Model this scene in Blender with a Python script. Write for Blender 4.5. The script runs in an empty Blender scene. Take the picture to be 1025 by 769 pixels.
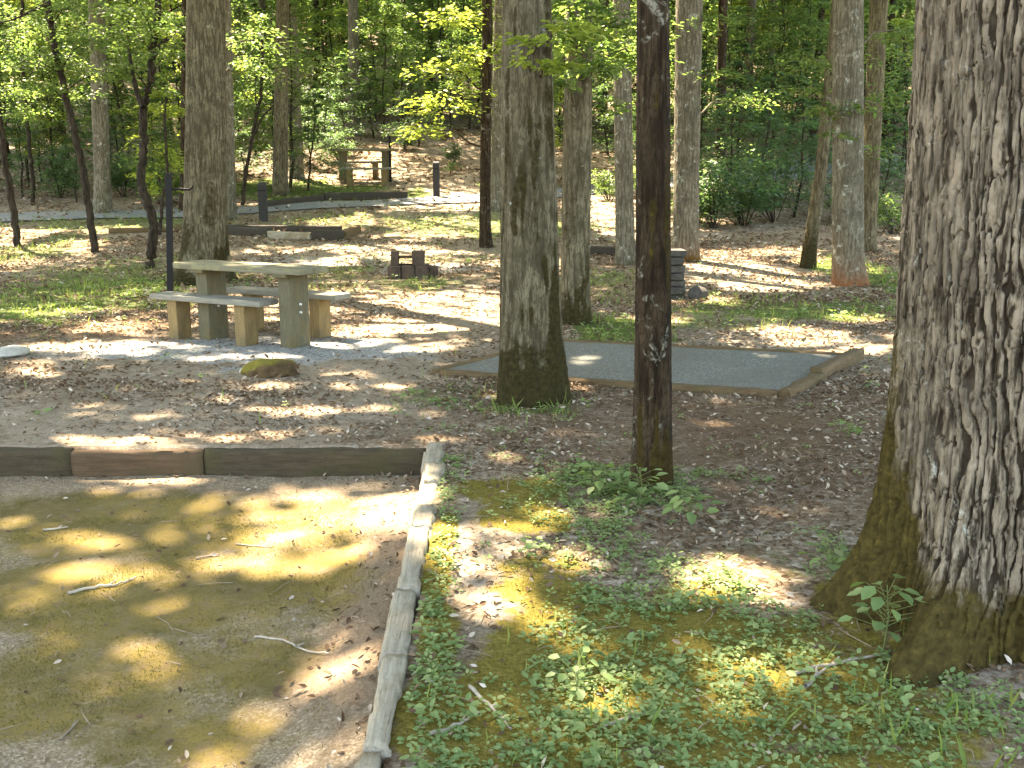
import bpy, bmesh, math, random
import numpy as np
from mathutils import Vector, Matrix

random.seed(7)
RNG = np.random.default_rng(11)
SC = bpy.context.scene
COL = SC.collection

# ------------------------------------------------------------------ camera numbers (a 35 mm lens, eye height 1.6 m)
F, CX, CY, EYE = 997.0, 512.5, 384.5, 1.6
TH = math.atan((384.5 - 179.0) / F)
CT, ST = math.cos(TH), math.sin(TH)

# ------------------------------------------------------------------ noise
def _hash(ix, iy, iz):
    h = (ix.astype(np.int64) * 73856093) ^ (iy.astype(np.int64) * 19349663) ^ (iz.astype(np.int64) * 83492791)
    h = (h ^ (h >> 13)) * 1274126177
    h = h & 0x7fffffff
    h = (h ^ (h >> 15)) * 2246822519 & 0x7fffffff
    return (h % 100003) / 100003.0

def vnoise(x, y, z=0.0):
    x, y, z = np.broadcast_arrays(np.asarray(x, float), np.asarray(y, float), np.asarray(z, float))
    ix, iy, iz = np.floor(x), np.floor(y), np.floor(z)
    fx, fy, fz = x - ix, y - iy, z - iz
    fx, fy, fz = [f * f * (3 - 2 * f) for f in (fx, fy, fz)]
    r = 0
    for a in (0, 1):
        for b in (0, 1):
            for c in (0, 1):
                w = (fx if a else 1 - fx) * (fy if b else 1 - fy) * (fz if c else 1 - fz)
                r = r + w * _hash(ix + a, iy + b, iz + c)
    return r

def fbm(x, y, z=0.0, o=3):
    s, a, t = 0, 1.0, 0
    for k in range(o):
        s = s + a * vnoise(np.asarray(x) * 2 ** k + 17.3 * k, np.asarray(y) * 2 ** k + 5.1 * k, np.asarray(z) * 2 ** k)
        t += a
        a *= .5
    return s / t

def sstep(a, b, x):
    t = np.clip((np.asarray(x, float) - a) / (b - a), 0, 1)
    return t * t * (3 - 2 * t)

# ------------------------------------------------------------------ terrain
def kerb_x(y):                                    # centre line of the kerb along the near pad
    return -.37 - (np.asarray(y, float) - 2.49) * .0284

KERB_Y = 5.885
PAD_Z = -.172
PAD2 = [(-.65, 8.2), (2.05, 7.33), (3.13, 8.96), (.43, 9.83)]
u2, v2 = np.array([.88, -.475]), np.array([.475, .88])
tc = np.array([-2.62, 9.94])                     # middle of the closer picnic table
APRON = [tuple(tc + u2 * a + v2 * b) for a, b in ((-1.35, -.75), (1.75, -.75), (1.75, .75), (-1.35, .75))]
QUADS = [np.array(PAD2)]

def hill(x, y):
    x = np.asarray(x, float); y = np.asarray(y, float)
    t = np.clip(y - 14.0, 0, None)
    z = .0075 * np.minimum(t, 100) ** 1.75
    z = z + .02 * np.clip(np.abs(x) - 22, 0, 60) * np.clip(t / 25, 0, 1)
    z = z + (fbm(x * .11 + 3, y * .11, 1.5) - .5) * np.clip((y - 12) * .045, 0, 1.6)
    return z

def ground_z(x, y, pad=True):
    x = np.asarray(x, float); y = np.asarray(y, float)
    z = hill(x, y)
    z = z + (fbm(x * .9, y * .9, 4.2) - .5) * .05 * sstep(-.3, .6, x - kerb_x(y)) * (1 - sstep(20, 30, y))
    z = z + (fbm(x * 5.5, y * 5.5, 8.1, 2) - .5) * .022 * (1 - sstep(9, 14, y))
    z = z - .012
    for q in QUADS:
        c = q.mean(0); d = np.full(x.shape, 1e9)
        for k in range(4):
            a, b = q[k], q[(k + 1) % 4]; e = (b - a) / np.linalg.norm(b - a)
            n = np.array([-e[1], e[0]]); n = n if np.dot(c - a, n) > 0 else -n
            d = np.minimum(d, (x - a[0]) * n[0] + (y - a[1]) * n[1])
        k = sstep(-.02, .07, d)
        z = z * (1 - k) + (hill(x, y) - .03) * k
    if pad:
        inside = (x < kerb_x(y)) & (y < KERB_Y - .035)
        lip = (x < kerb_x(y) + .05) & (y >= KERB_Y - .035) & (y < KERB_Y + .25)
        z = np.where(lip, np.maximum(z, .0), z)
        z = np.where(inside, -.23, z)
    return z

def gz(x, y):
    return float(ground_z(np.array([x]), np.array([y]), False)[0])

def ray(px, py):
    u, v = (px - CX) / F, -(py - CY) / F
    return np.array([u, CT + v * ST, -ST + v * CT])

def at(px, py):                                   # where a line of sight meets the terrain
    d = ray(px, py)
    t = np.arange(1.5, 130, .03)
    X, Y, Z = d[0] * t, d[1] * t, EYE + d[2] * t
    below = Z < hill(X, Y)
    i = int(np.argmax(below)) if below.any() else len(t) - 1
    if d[2] < 0:
        tp = (PAD_Z - EYE) / d[2]
        if d[1] * tp < KERB_Y - .05 and d[0] * tp < kerb_x(d[1] * tp):
            return np.array([d[0] * tp, d[1] * tp, PAD_Z])
    return np.array([X[i], Y[i], float(hill(X[i:i + 1], Y[i:i + 1])[0])])

def at_y(px, py, y):
    d = ray(px, py)
    t = y / d[1]
    return np.array([d[0] * t, y, EYE + d[2] * t])

def pxm(y, z=0.0):                                # metres per pixel at a depth
    return (y * CT - (z - EYE) * ST) / F

# ------------------------------------------------------------------ sun
SUN = np.array([-.42, .52, 1.08]); SUN = SUN / np.linalg.norm(SUN)

def floor_z(x, y):
    return hill(x, y) + np.where((x < kerb_x(y)) & (y < KERB_Y - .05), PAD_Z, 0.0)

# sunny spots on the ground: centre and half sizes in the photograph, turned into metres on the ground
SPOTS = [
    (455, 320, 90, 16), (420, 300, 60, 7), (350, 330, 80, 7), (230, 357, 80, 3), (130, 352, 40, 3), (800, 340, 100, 18), (760, 278, 80, 16), (180, 440, 130, 11), (100, 486, 110, 9), (330, 410, 90, 9), (720, 345, 60, 8), (450, 195, 80, 12), (450, 225, 70, 10), (500, 600, 70, 40), (330, 520, 100, 26), (90, 575, 110, 20), (600, 215, 40, 20), (840, 265, 40, 10), (430, 262, 60, 6), (110, 345, 70, 6), (800, 500, 70, 8),
   
    (40, 520, 70, 14), (190, 575, 90, 16), (110, 545, 90, 12), (250, 560, 50, 10), (20, 600, 50, 12), (340, 560, 50, 10), (60, 460, 20, 3), (380, 470, 40, 6), (300, 488, 60, 6), (180, 690, 40, 8), (90, 720, 40, 8), (360, 640, 30, 10),
    (130, 325, 50, 5), (60, 312, 30, 4), (300, 345, 60, 4), (420, 348, 40, 6), (260, 385, 60, 4), (160, 415, 50, 4), (370, 448, 50, 4), (420, 310, 40, 5), (560, 300, 30, 6), (720, 300, 30, 6), (860, 318, 40, 6), (780, 355, 60, 5),
    (700, 425, 50, 4), (830, 455, 30, 5), (560, 430, 40, 4), (470, 440, 30, 6), (530, 480, 30, 6), (700, 560, 40, 7), (760, 600, 30, 7), (560, 690, 40, 8), (640, 740, 50, 8), (740, 720, 40, 8), (420, 720, 30, 12), (860, 730, 40, 8), (960, 720, 40, 8),
   
    (70, 570, 95, 20), (110, 588, 60, 10), (330, 515, 85, 26), (270, 540, 90, 14), (395, 540, 40, 20), (480, 538, 50, 24), (430, 500, 22, 16),
    (60, 484, 95, 8), (170, 441, 95, 9), (270, 438, 80, 6), (20, 640, 40, 12), (230, 620, 50, 14), (270, 685, 60, 9), (150, 650, 60, 8),
    (500, 605, 62, 46), (490, 545, 70, 30), (560, 515, 42, 9), (560, 640, 40, 20), (455, 660, 30, 14),
    (440, 325, 75, 11), (480, 302, 35, 8), (300, 412, 60, 7), (330, 432, 60, 5), (90, 345, 40, 5), (230, 330, 30, 4),
    (40, 372, 40, 6), (210, 398, 60, 4), (390, 385, 40, 5), (350, 372, 30, 4),
    (790, 512, 60, 8), (720, 490, 40, 5), (790, 336, 85, 12), (700, 352, 50, 7), (740, 275, 60, 13), (800, 282, 40, 10), (870, 372, 22, 7), (720, 402, 60, 4),
    (620, 225, 30, 20), (605, 200, 22, 12), (455, 200, 60, 14), (440, 232, 70, 9), (350, 222, 60, 6), (380, 250, 60, 5), (500, 262, 30, 6), (350, 205, 60, 5),
    (25, 236, 30, 8), (110, 230, 50, 5), (20, 262, 40, 5), (460, 160, 40, 18), (420, 180, 30, 8),
    (560, 262, 20, 8), (20, 350, 25, 5), (650, 320, 40, 5), (330, 262, 40, 6), (330, 290, 60, 4), (300, 312, 40, 3),
    (560, 560, 60, 8), (610, 700, 60, 10), (720, 640, 40, 7), (820, 700, 30, 6), (650, 600, 30, 6), (480, 720, 50, 8),
]
_E = []
for cx, cy, rx, ry in SPOTS:
    c = at(cx, cy)
    a, b = at(cx, cy + ry), at(cx, cy - ry)
    m = pxm(c[1], c[2])
    _E.append((c[0], (a[1] + b[1]) / 2, rx * m, max((b[1] - a[1]) / 2, .10)))

SHADE = [(240, 332, 85, 11), (40, 217, 130, 9), (200, 214, 110, 9), (320, 207, 60, 7), (760, 190, 80, 50), (300, 130, 60, 30), (480, 140, 40, 20), (362, 165, 90, 40), (310, 120, 90, 50), (420, 105, 60, 40), (300, 240, 60, 6), (90, 285, 70, 12), (680, 440, 110, 14), (390, 130, 90, 40), (640, 470, 40, 14), (90, 190, 90, 14), (740, 200, 60, 30), (960, 600, 90, 40), (300, 750, 60, 16), (250, 660, 60, 6)]
PART = [(200, 555, 260, 75, .66), (180, 690, 260, 70, .45), (400, 320, 180, 45, .55), (780, 330, 150, 50, .55), (300, 260, 300, 40, .5), (760, 270, 120, 30, .5), (500, 580, 80, 70, .4), (620, 650, 130, 60, .3), (250, 405, 260, 40, .5), (450, 220, 110, 30, .4), (740, 490, 90, 30, .3), (60, 370, 90, 30, .3), (560, 480, 60, 40, .3)]
_P = []
for cx, cy, rx, ry, s in PART:
    c = at(cx, cy); a, b = at(cx, cy + ry), at(cx, cy - ry)
    _P.append((c[0], (a[1] + b[1]) / 2, rx * pxm(c[1], c[2]), max((b[1] - a[1]) / 2, .1), s))
_S = []
for cx, cy, rx, ry in SHADE:
    c = at(cx, cy); a, b = at(cx, cy + ry), at(cx, cy - ry)
    _S.append((c[0], (a[1] + b[1]) / 2, rx * pxm(c[1], c[2]), max((b[1] - a[1]) / 2, .1)))

def lit(gx, gy):
    """how open the leaf roof is above the path of sunlight to this spot of ground"""
    wob = (fbm(gx * 3.1, gy * 3.1, 2.2) - .5)
    m = np.zeros_like(gx)
    for cx, cy, rx, ry in _E:
        d = np.sqrt(((gx - cx) / rx) ** 2 + ((gy - cy) / ry) ** 2)
        m = np.maximum(m, 1 - sstep(.80, 1.12, d + wob * 1.1))
    n = fbm(gx * 1.3 + 9, gy * 1.3, 6.6, 3)
    near = 1 - sstep(12, 20, gy)
    m = np.maximum(m, sstep(.60, .66, n) * near)
    n2 = fbm(gx * .55 + 4, gy * .55, 3.3, 3)
    m = np.maximum(m, sstep(.53, .60, n2) * (1 - near))
    for cx, cy, rx, ry, s in _P:
        d = np.sqrt(((gx - cx) / rx) ** 2 + ((gy - cy) / ry) ** 2)
        m = np.maximum(m, s * (1 - sstep(.6, 1.3, d + wob)))
    for cx, cy, rx, ry in _S:
        d = np.sqrt(((gx - cx) / rx) ** 2 + ((gy - cy) / ry) ** 2)
        m = m * sstep(.75, 1.1, d + wob * .8)
    return m

# ------------------------------------------------------------------ object helpers
def obj(name, me, mat, parent=None):
    if isinstance(me, bmesh.types.BMesh):
        bm = me
        me = bpy.data.meshes.new(name)
        bm.to_mesh(me); bm.free()
    o = bpy.data.objects.new(name, me)
    COL.objects.link(o)
    if mat is not None and not me.materials:
        me.materials.append(mat)
    if parent is not None:
        o.parent = parent
    return o

def tag(o, label, cat, group=None):
    o['label'] = label; o['category'] = cat
    if group: o['group'] = group
    return o

def thing(name, label, cat, loc=(0, 0, 0), rz=0.0, group=None):
    o = bpy.data.objects.new(name, None)
    COL.objects.link(o)
    o.location = [float(v) for v in loc]; o.rotation_euler = (0, 0, rz)
    o.empty_display_size = .1
    return tag(o, label, cat, group)

def kind(o, k):
    o['kind'] = k
    return o

def dup(root, loc, rz, label, group=None, scale=1.0):
    r = root.copy(); COL.objects.link(r)
    r.location = [float(v) for v in loc]; r.rotation_euler = (0, 0, rz); r.scale = (scale, scale, scale)
    r['label'] = label
    if group: r['group'] = group
    for ch in list(root.children):
        c = ch.copy(); COL.objects.link(c); c.parent = r
        for g in list(ch.children):
            d = g.copy(); COL.objects.link(d); d.parent = c
    return r

def mesh_np(name, V, Fc, face_attr=None, point_attr=None, smooth=True):
    V = np.asarray(V, np.float32); Fc = np.asarray(Fc, np.int32)
    k = Fc.shape[1]
    me = bpy.data.meshes.new(name)
    me.vertices.add(len(V)); me.vertices.foreach_set('co', V.ravel())
    me.loops.add(Fc.size); me.loops.foreach_set('vertex_index', Fc.ravel())
    me.polygons.add(len(Fc))
    me.polygons.foreach_set('loop_start', np.arange(0, Fc.size, k, dtype=np.int32))
    me.polygons.foreach_set('loop_total', np.full(len(Fc), k, np.int32))
    if smooth:
        me.polygons.foreach_set('use_smooth', np.ones(len(Fc), bool))
    me.update(calc_edges=True)
    for dom, at_ in (('FACE', face_attr), ('POINT', point_attr)):
        for n, a in (at_ or {}).items():
            t = me.attributes.new(n, 'FLOAT', dom)
            t.data.foreach_set('value', np.asarray(a, np.float32))
    return me

# leaves: one fold along the midrib, or a plain diamond for far ones
T6 = np.array([(0, 0, 0), (.34, .27, .07), (.72, .20, .05), (1, 0, -.06), (.72, -.20, .05), (.34, -.27, .07)])
F6 = np.array([(0, 5, 4, 3), (0, 3, 2, 1)])
T4 = np.array([(0, 0, 0), (.45, .33, .05), (1, 0, -.04), (.45, -.33, .05)])
F4 = np.array([(0, 3, 2, 1)])

def leaves(name, P, A, N, size, fine=True, rnd=None, wide=1.0):
    """P places, A midrib directions, N rough normals, size lengths"""
    P = np.asarray(P, float); n = len(P)
    A = A / np.maximum(np.linalg.norm(A, axis=1, keepdims=True), 1e-6)
    B = np.cross(N, A); B = B / np.maximum(np.linalg.norm(B, axis=1, keepdims=True), 1e-6)
    N = np.cross(A, B)
    T, Q = (T6, F6) if fine else (T4, F4)
    s = np.broadcast_to(np.asarray(size, float), (n,))[:, None]
    V = np.stack([P + s * (t[0] * A + t[1] * wide * B + t[2] * N) for t in T], 1).reshape(-1, 3)
    Fc = (np.arange(n)[:, None, None] * len(T) + Q[None]).reshape(-1, 4)
    if rnd is None: rnd = RNG.random(n)
    return mesh_np(name, V, Fc, face_attr={'rnd': np.repeat(rnd, len(Q))}, smooth=False)

def rdir(n, flat=.35):
    a = RNG.random(n) * 2 * math.pi
    return np.stack([np.cos(a), np.sin(a), RNG.normal(0, flat, n)], 1)

def rnorm(n, tilt=.45):
    v = RNG.normal(0, tilt, (n, 3)); v[:, 2] = 1
    return v

def tube(pts, rad, nt=8):
    """a tapered tube as arrays"""
    pts = np.asarray(pts, float); m = len(pts)
    d = np.gradient(pts, axis=0); d /= np.maximum(np.linalg.norm(d, axis=1, keepdims=True), 1e-9)
    ref = np.where(np.abs(d[:, 2:3]) > .9, np.array([[1., 0, 0]]), np.array([[0, 0, 1.]]))
    u = np.cross(ref, d); u /= np.linalg.norm(u, axis=1, keepdims=True)
    v = np.cross(d, u)
    a = np.arange(nt) / nt * 2 * math.pi
    V = pts[:, None] + np.asarray(rad, float)[:, None, None] * (np.cos(a)[None, :, None] * u[:, None] + np.sin(a)[None, :, None] * v[:, None])
    i, j = np.meshgrid(np.arange(m - 1), np.arange(nt), indexing='ij')
    Fc = np.stack([i * nt + j, i * nt + (j + 1) % nt, (i + 1) * nt + (j + 1) % nt, (i + 1) * nt + j], -1).reshape(-1, 4)
    return V.reshape(-1, 3), Fc

def join_arr(parts):
    V, Fc, o = [], [], 0
    for v, f in parts:
        V.append(v); Fc.append(f + o); o += len(v)
    return np.concatenate(V), np.concatenate(Fc)

def box(bm, c, s, rz=0.0, bev=.01, seg=2, tilt=(0, 0), jit=0.0):
    r = bmesh.ops.create_cube(bm, size=1)
    vs = r['verts']
    M = Matrix.Translation(Vector(c)) @ Matrix.Rotation(rz, 4, 'Z') @ Matrix.Rotation(tilt[0], 4, 'X') @ Matrix.Rotation(tilt[1], 4, 'Y') @ Matrix.Diagonal((s[0], s[1], s[2], 1))
    bmesh.ops.transform(bm, matrix=M, verts=vs)
    for v in vs:
        v.co += Vector((random.uniform(-jit, jit), random.uniform(-jit, jit), random.uniform(-jit, jit)))
    if bev > 0:
        es = list({e for v in vs for e in v.link_edges})
        bmesh.ops.bevel(bm, geom=es, offset=bev, segments=seg, affect='EDGES', profile=.6)

def worn_beam(L, W, Hh, wear=.012, seed=0, chips=0.4):
    """a weathered timber: a finely cut box whose edges are rounded, split and chipped"""
    nx, ny, nzz = max(6, int(L / .035)), 8, 8
    bm = bmesh.new()
    bmesh.ops.create_cube(bm, size=1)
    es = [e for e in bm.edges]
    def cut(axis, n):
        for k in range(1, n):
            co = [0, 0, 0]; no = [0, 0, 0]
            co[axis] = -.5 + k / n; no[axis] = 1
            bmesh.ops.bisect_plane(bm, geom=bm.verts[:] + bm.edges[:] + bm.faces[:], plane_co=co, plane_no=no)
    cut(0, min(nx, 60)); cut(1, 6); cut(2, 6)
    co = np.array([v.co[:] for v in bm.verts])
    p = co * np.array([L, W, Hh])
    ey = np.abs(co[:, 1]) * 2; ez = np.abs(co[:, 2]) * 2
    rnd = np.clip(ey + ez - 1.72, 0, None)
    sx = p[:, 0] + seed * 7.7
    n1 = fbm(sx * 14, p[:, 1] * 40, p[:, 2] * 40 + seed) - .5
    n2 = fbm(sx * 3, seed * 3.1, np.sign(co[:, 2]) * 2.0) - .5
    shrink = rnd * (.35 + chips * (fbm(sx * 5, seed + np.sign(co[:, 1]) * 3, 0) > .58))
    p[:, 1] -= np.sign(co[:, 1]) * shrink * W * .45
    p[:, 2] -= np.sign(co[:, 2]) * shrink * Hh * .45
    p[:, 1] += np.sign(co[:, 1]) * n1 * wear; p[:, 2] += n1 * wear + n2 * wear * .8 * (co[:, 2] > 0)
    p[:, 1] += (fbm(sx * .8, seed, 5) - .5) * wear * 2
    p[:, 0] += np.sign(co[:, 0]) * (np.abs(co[:, 0]) > .49) * n1 * wear * 2
    for v, q in zip(bm.verts, p): v.co = q
    for f in bm.faces: f.smooth = True
    return bm

# ------------------------------------------------------------------ materials
class NT:
    def __init__(self, name):
        self.m = bpy.data.materials.new(name); self.m.use_nodes = True
        self.t = self.m.node_tree
        for n in list(self.t.nodes): self.t.nodes.remove(n)
        self.out = self.n('ShaderNodeOutputMaterial')
    def n(self, typ, **kw):
        x = self.t.nodes.new(typ)
        for k, v in kw.items(): setattr(x, k, v)
        return x
    def l(self, a, b): self.t.links.new(a, b)
    def coord(self, which='Object', scale=(1, 1, 1)):
        c = self.n('ShaderNodeTexCoord'); m = self.n('ShaderNodeMapping')
        m.inputs['Scale'].default_value = scale
        self.l(c.outputs[which], m.inputs['Vector'])
        return m.outputs['Vector']
    def noise(self, vec, scale, detail=4, rough=.55, dist=0.0):
        n = self.n('ShaderNodeTexNoise')
        n.inputs['Scale'].default_value = scale; n.inputs['Detail'].default_value = detail
        n.inputs['Roughness'].default_value = rough; n.inputs['Distortion'].default_value = dist
        self.l(vec, n.inputs['Vector'])
        return n.outputs['Fac']
    def voro(self, vec, scale, feature='F1', out='Color', rand=1.0):
        n = self.n('ShaderNodeTexVoronoi', feature=feature)
        n.inputs['Scale'].default_value = scale; n.inputs['Randomness'].default_value = rand
        self.l(vec, n.inputs['Vector'])
        return n.outputs[out]
    def attr(self, name):
        a = self.n('ShaderNodeAttribute'); a.attribute_name = name
        return a.outputs['Fac']
    def ramp(self, fac, stops, interp='LINEAR'):
        r = self.n('ShaderNodeValToRGB'); r.color_ramp.interpolation = interp
        e = r.color_ramp.elements
        while len(e) < len(stops): e.new(.5)
        for x, (p, c) in zip(e, stops):
            x.position = p; x.color = (*c, 1) if len(c) == 3 else c
        self.l(fac, r.inputs['Fac'])
        return r.outputs['Color']
    def step(self, fac, a, b):
        m = self.n('ShaderNodeMapRange', interpolation_type='SMOOTHSTEP')
        m.inputs['From Min'].default_value = a; m.inputs['From Max'].default_value = b
        self.l(fac, m.inputs['Value'])
        return m.outputs['Result']
    def math(self, op, a, b=None, clamp=False):
        m = self.n('ShaderNodeMath', operation=op); m.use_clamp = clamp
        for i, v in enumerate((a, b)):
            if v is None: continue
            if isinstance(v, (int, float)): m.inputs[i].default_value = v
            else: self.l(v, m.inputs[i])
        return m.outputs[0]
    def mix(self, fac, a, b, blend='MIX'):
        m = self.n('ShaderNodeMix', data_type='RGBA', blend_type=blend)
        if isinstance(fac, (int, float)): m.inputs[0].default_value = fac
        else: self.l(fac, m.inputs[0])
        for i, v in ((6, a), (7, b)):
            if isinstance(v, tuple): m.inputs[i].default_value = (*v, 1)
            else: self.l(v, m.inputs[i])
        return m.outputs[2]
    def bump(self, h, strength=.5, dist=.02, normal=None):
        b = self.n('ShaderNodeBump')
        b.inputs['Strength'].default_value = strength; b.inputs['Distance'].default_value = dist
        self.l(h, b.inputs['Height'])
        if normal is not None: self.l(normal, b.inputs['Normal'])
        return b.outputs['Normal']
    def finish(self, color, rough=.85, normal=None, spec=.25, metal=0.0):
        p = self.n('ShaderNodeBsdfPrincipled')
        if isinstance(color, tuple): p.inputs['Base Color'].default_value = (*color, 1)
        else: self.l(color, p.inputs['Base Color'])
        if isinstance(rough, (int, float)): p.inputs['Roughness'].default_value = rough
        else: self.l(rough, p.inputs['Roughness'])
        p.inputs['Specular IOR Level'].default_value = spec
        p.inputs['Metallic'].default_value = metal
        if normal is not None: self.l(normal, p.inputs['Normal'])
        self.l(p.outputs[0], self.out.inputs['Surface'])
        return self.m

def leaf_mat(name, cols, trans, amount=.45, rough=.5, spec=.25):
    t = NT(name)
    r = t.attr('rnd')
    c = t.ramp(r, [(i / (len(cols) - 1), k) for i, k in enumerate(cols)])
    p = t.n('ShaderNodeBsdfPrincipled')
    t.l(c, p.inputs['Base Color'])
    p.inputs['Roughness'].default_value = rough; p.inputs['Specular IOR Level'].default_value = spec
    tr = t.n('ShaderNodeBsdfTranslucent')
    tc = t.ramp(r, [(i / (len(trans) - 1), k) for i, k in enumerate(trans)])
    t.l(tc, tr.inputs['Color'])
    mx = t.n('ShaderNodeMixShader'); mx.inputs[0].default_value = amount
    t.l(p.outputs[0], mx.inputs[1]); t.l(tr.outputs[0], mx.inputs[2])
    t.l(mx.outputs[0], t.out.inputs['Surface'])
    return t.m

def bark_mat(name, ridge, ridge2, crack, moss=(.055, .05, .012), lichen=(.32, .33, .28), lich=.62, bump=.5, fine=30, stretch=.14, red=None, cr=.6):
    t = NT(name)
    v = t.coord('Object'); vs = t.coord('Object', (1, 1, stretch))
    fu = t.attr('furrow'); mo = t.attr('moss')
    n1 = t.noise(vs, fine, 5, .65); n2 = t.noise(v, 3.2, 4, .6); n3 = t.noise(v, 28, 4, .7)
    c = t.mix(t.step(n2, .35, .65), ridge, ridge2)
    c = t.mix(t.step(n1, .62, .36), c, crack)
    c = t.mix(t.math('MULTIPLY', t.step(fu, .55, .10), cr), c, crack)
    nl = t.noise(v, 6.5, 5, .7, .6)
    c = t.mix(t.math('MULTIPLY', t.step(nl, lich, lich + .10), t.step(n3, .38, .6)), c, lichen)
    c = t.mix(t.math('MULTIPLY', t.step(t.noise(v, 2.1, 6, .72, .4), .50, .62), .55), c, tuple(k * .42 for k in ridge2))
    mm = t.step(t.math('ADD', mo, t.math('MULTIPLY', t.math('SUBTRACT', t.noise(v, 11, 5, .7), .5), .9)), .36, .66)
    mc = t.ramp(n3, [(.3, tuple(k * .45 for k in moss)), (.55, moss), (.8, (moss[0] * 2.0, moss[1] * 2.0, moss[2] * 1.5))])
    c = t.mix(mm, c, mc)
    if red is not None:
        c = t.mix(t.math('MULTIPLY', t.attr('red'), t.step(n3, .3, .6)), c, red)
    h = t.math('ADD', t.math('MULTIPLY', n1, .7), t.math('MULTIPLY', n3, .5))
    nm = t.bump(h, bump, .015)
    return t.finish(c, .95, nm, .1)

M = {}
G = (.055, .095, .018)
M['canopy'] = leaf_mat('canopy_leaf', [(.030, .06, .019), (.046, .08, .024), (.07, .11, .033)], [(.13, .24, .045), (.19, .31, .055), (.27, .38, .075)], .5)
M['spray'] = leaf_mat('broad_leaf', [(.038, .072, .024), (.06, .098, .031), (.10, .135, .045)], [(.14, .25, .055), (.21, .32, .068), (.31, .41, .09)], .48)
M['bright'] = leaf_mat('yellow_green_leaf', [(.075, .115, .025), (.105, .145, .035), (.14, .175, .045)], [(.34, .45, .06), (.42, .50, .07), (.50, .56, .09)], .52)
M['deep'] = leaf_mat('understory_leaf', [(.026, .052, .026), (.040, .072, .035), (.06, .095, .045)], [(.10, .20, .06), (.15, .26, .07), (.20, .31, .08)], .42)
M['plant'] = leaf_mat('ground_plant_leaf', [(.105, .16, .06), (.16, .22, .085), (.24, .285, .125)], [(.2, .33, .07), (.27, .40, .08), (.34, .45, .09)], .4)
M['grass'] = leaf_mat('grass_blade', [(.07, .11, .025), (.10, .145, .03), (.16, .17, .05)], [(.22, .34, .05), (.28, .38, .06), (.34, .38, .08)], .35)
M['moss'] = leaf_mat('moss_tuft', [(.06, .058, .010), (.11, .095, .016), (.17, .14, .028)], [(.16, .15, .02), (.2, .18, .03), (.26, .22, .04)], .25)
M['litter'] = leaf_mat('dead_leaf', [(.085, .052, .032), (.155, .102, .065), (.225, .16, .108), (.31, .24, .175), (.50, .42, .34)], [(.14, .08, .04), (.2, .13, .07), (.22, .15, .09)], .12, .9, .06)

M['bark_oak'] = bark_mat('bark_ridged_oak', (.235, .190, .138), (.175, .140, .10), (.022, .016, .010), moss=(.048, .035, .010), lichen=(.36, .36, .31), lich=.60, bump=.8, fine=38, cr=.92)
M['bark_grey'] = bark_mat('bark_grey', (.155, .134, .086), (.105, .090, .055), (.045, .036, .021), moss=(.030, .024, .009), lich=.62)
M['bark_pale'] = bark_mat('bark_pale', (.178, .160, .120), (.128, .113, .082), (.068, .056, .038), lich=.56, red=(.20, .065, .02))
M['bark_dark'] = bark_mat('bark_dark', (.058, .040, .024), (.034, .023, .013), (.011, .007, .004), moss=(.036, .025, .007), lichen=(.19, .18, .14), lich=.57)
M['bark_thin'] = bark_mat('bark_sapling', (.055, .042, .030), (.035, .027, .019), (.015, .011, .008), moss=(.035, .033, .012), lich=.75)

def ground_mat():
    t = NT('forest_floor')
    v = t.coord('Object')
    mo, gr, pale, soil = t.attr('moss'), t.attr('grass'), t.attr('pale'), t.attr('soil')
    a = t.voro(v, 26); b = t.voro(v, 55); n = t.noise(v, 2.0, 5, .6); nf = t.noise(v, 90, 3, .6); nm = t.noise(v, 14, 5, .7)
    pal = [(0, (.060, .039, .024)), (.3, (.128, .088, .056)), (.55, (.205, .152, .102)), (.8, (.285, .235, .18)), (1, (.40, .345, .28))]
    sa = t.n('ShaderNodeSeparateColor'); t.l(a, sa.inputs[0])
    sb = t.n('ShaderNodeSeparateColor'); t.l(b, sb.inputs[0])
    c = t.mix(.45, t.ramp(sa.outputs[0], pal), t.ramp(sb.outputs[0], pal))
    c = t.mix(t.math('MULTIPLY', t.step(n, .4, .65), .5), c, (.115, .074, .046))
    c = t.mix(t.math('MULTIPLY', t.step(t.noise(v, .55, 6, .7), .48, .62), .55), c, (.10, .073, .044))
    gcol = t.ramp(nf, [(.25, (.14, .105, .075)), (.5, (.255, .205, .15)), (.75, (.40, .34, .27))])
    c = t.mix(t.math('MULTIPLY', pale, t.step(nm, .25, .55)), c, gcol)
    c = t.mix(t.math('MULTIPLY', soil, .8), c, t.ramp(nf, [(.3, (.06, .034, .019)), (.7, (.15, .092, .056))]))
    c = t.mix(t.step(t.math('ADD', t.attr('gravel'), t.math('MULTIPLY', t.math('SUBTRACT', nm, .5), 1.0)), .3, .7), c, t.ramp(sb.outputs[2], [(0, (.14, .135, .125)), (.5, (.22, .215, .20)), (1, (.36, .35, .33))]))
    mm = t.step(t.math('ADD', mo, t.math('MULTIPLY', t.math('SUBTRACT', nm, .5), 1.1)), .34, .66)
    c = t.mix(mm, c, t.ramp(t.noise(v, 60, 4, .7), [(.3, (.07, .056, .014)), (.5, (.14, .108, .025)), (.72, (.21, .162, .045))]))
    gg = t.step(t.math('ADD', gr, t.math('MULTIPLY', t.math('SUBTRACT', t.noise(v, 20, 5, .7), .5), 1.1)), .40, .75)
    c = t.mix(gg, c, t.ramp(nf, [(.3, (.05, .07, .02)), (.7, (.11, .14, .04))]))
    h = t.math('ADD', t.math('MULTIPLY', sa.outputs[1], .6), t.math('MULTIPLY', nf, .5))
    return t.finish(c, .95, t.bump(h, .9, .02), .03)
M['ground'] = ground_mat()

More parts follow.
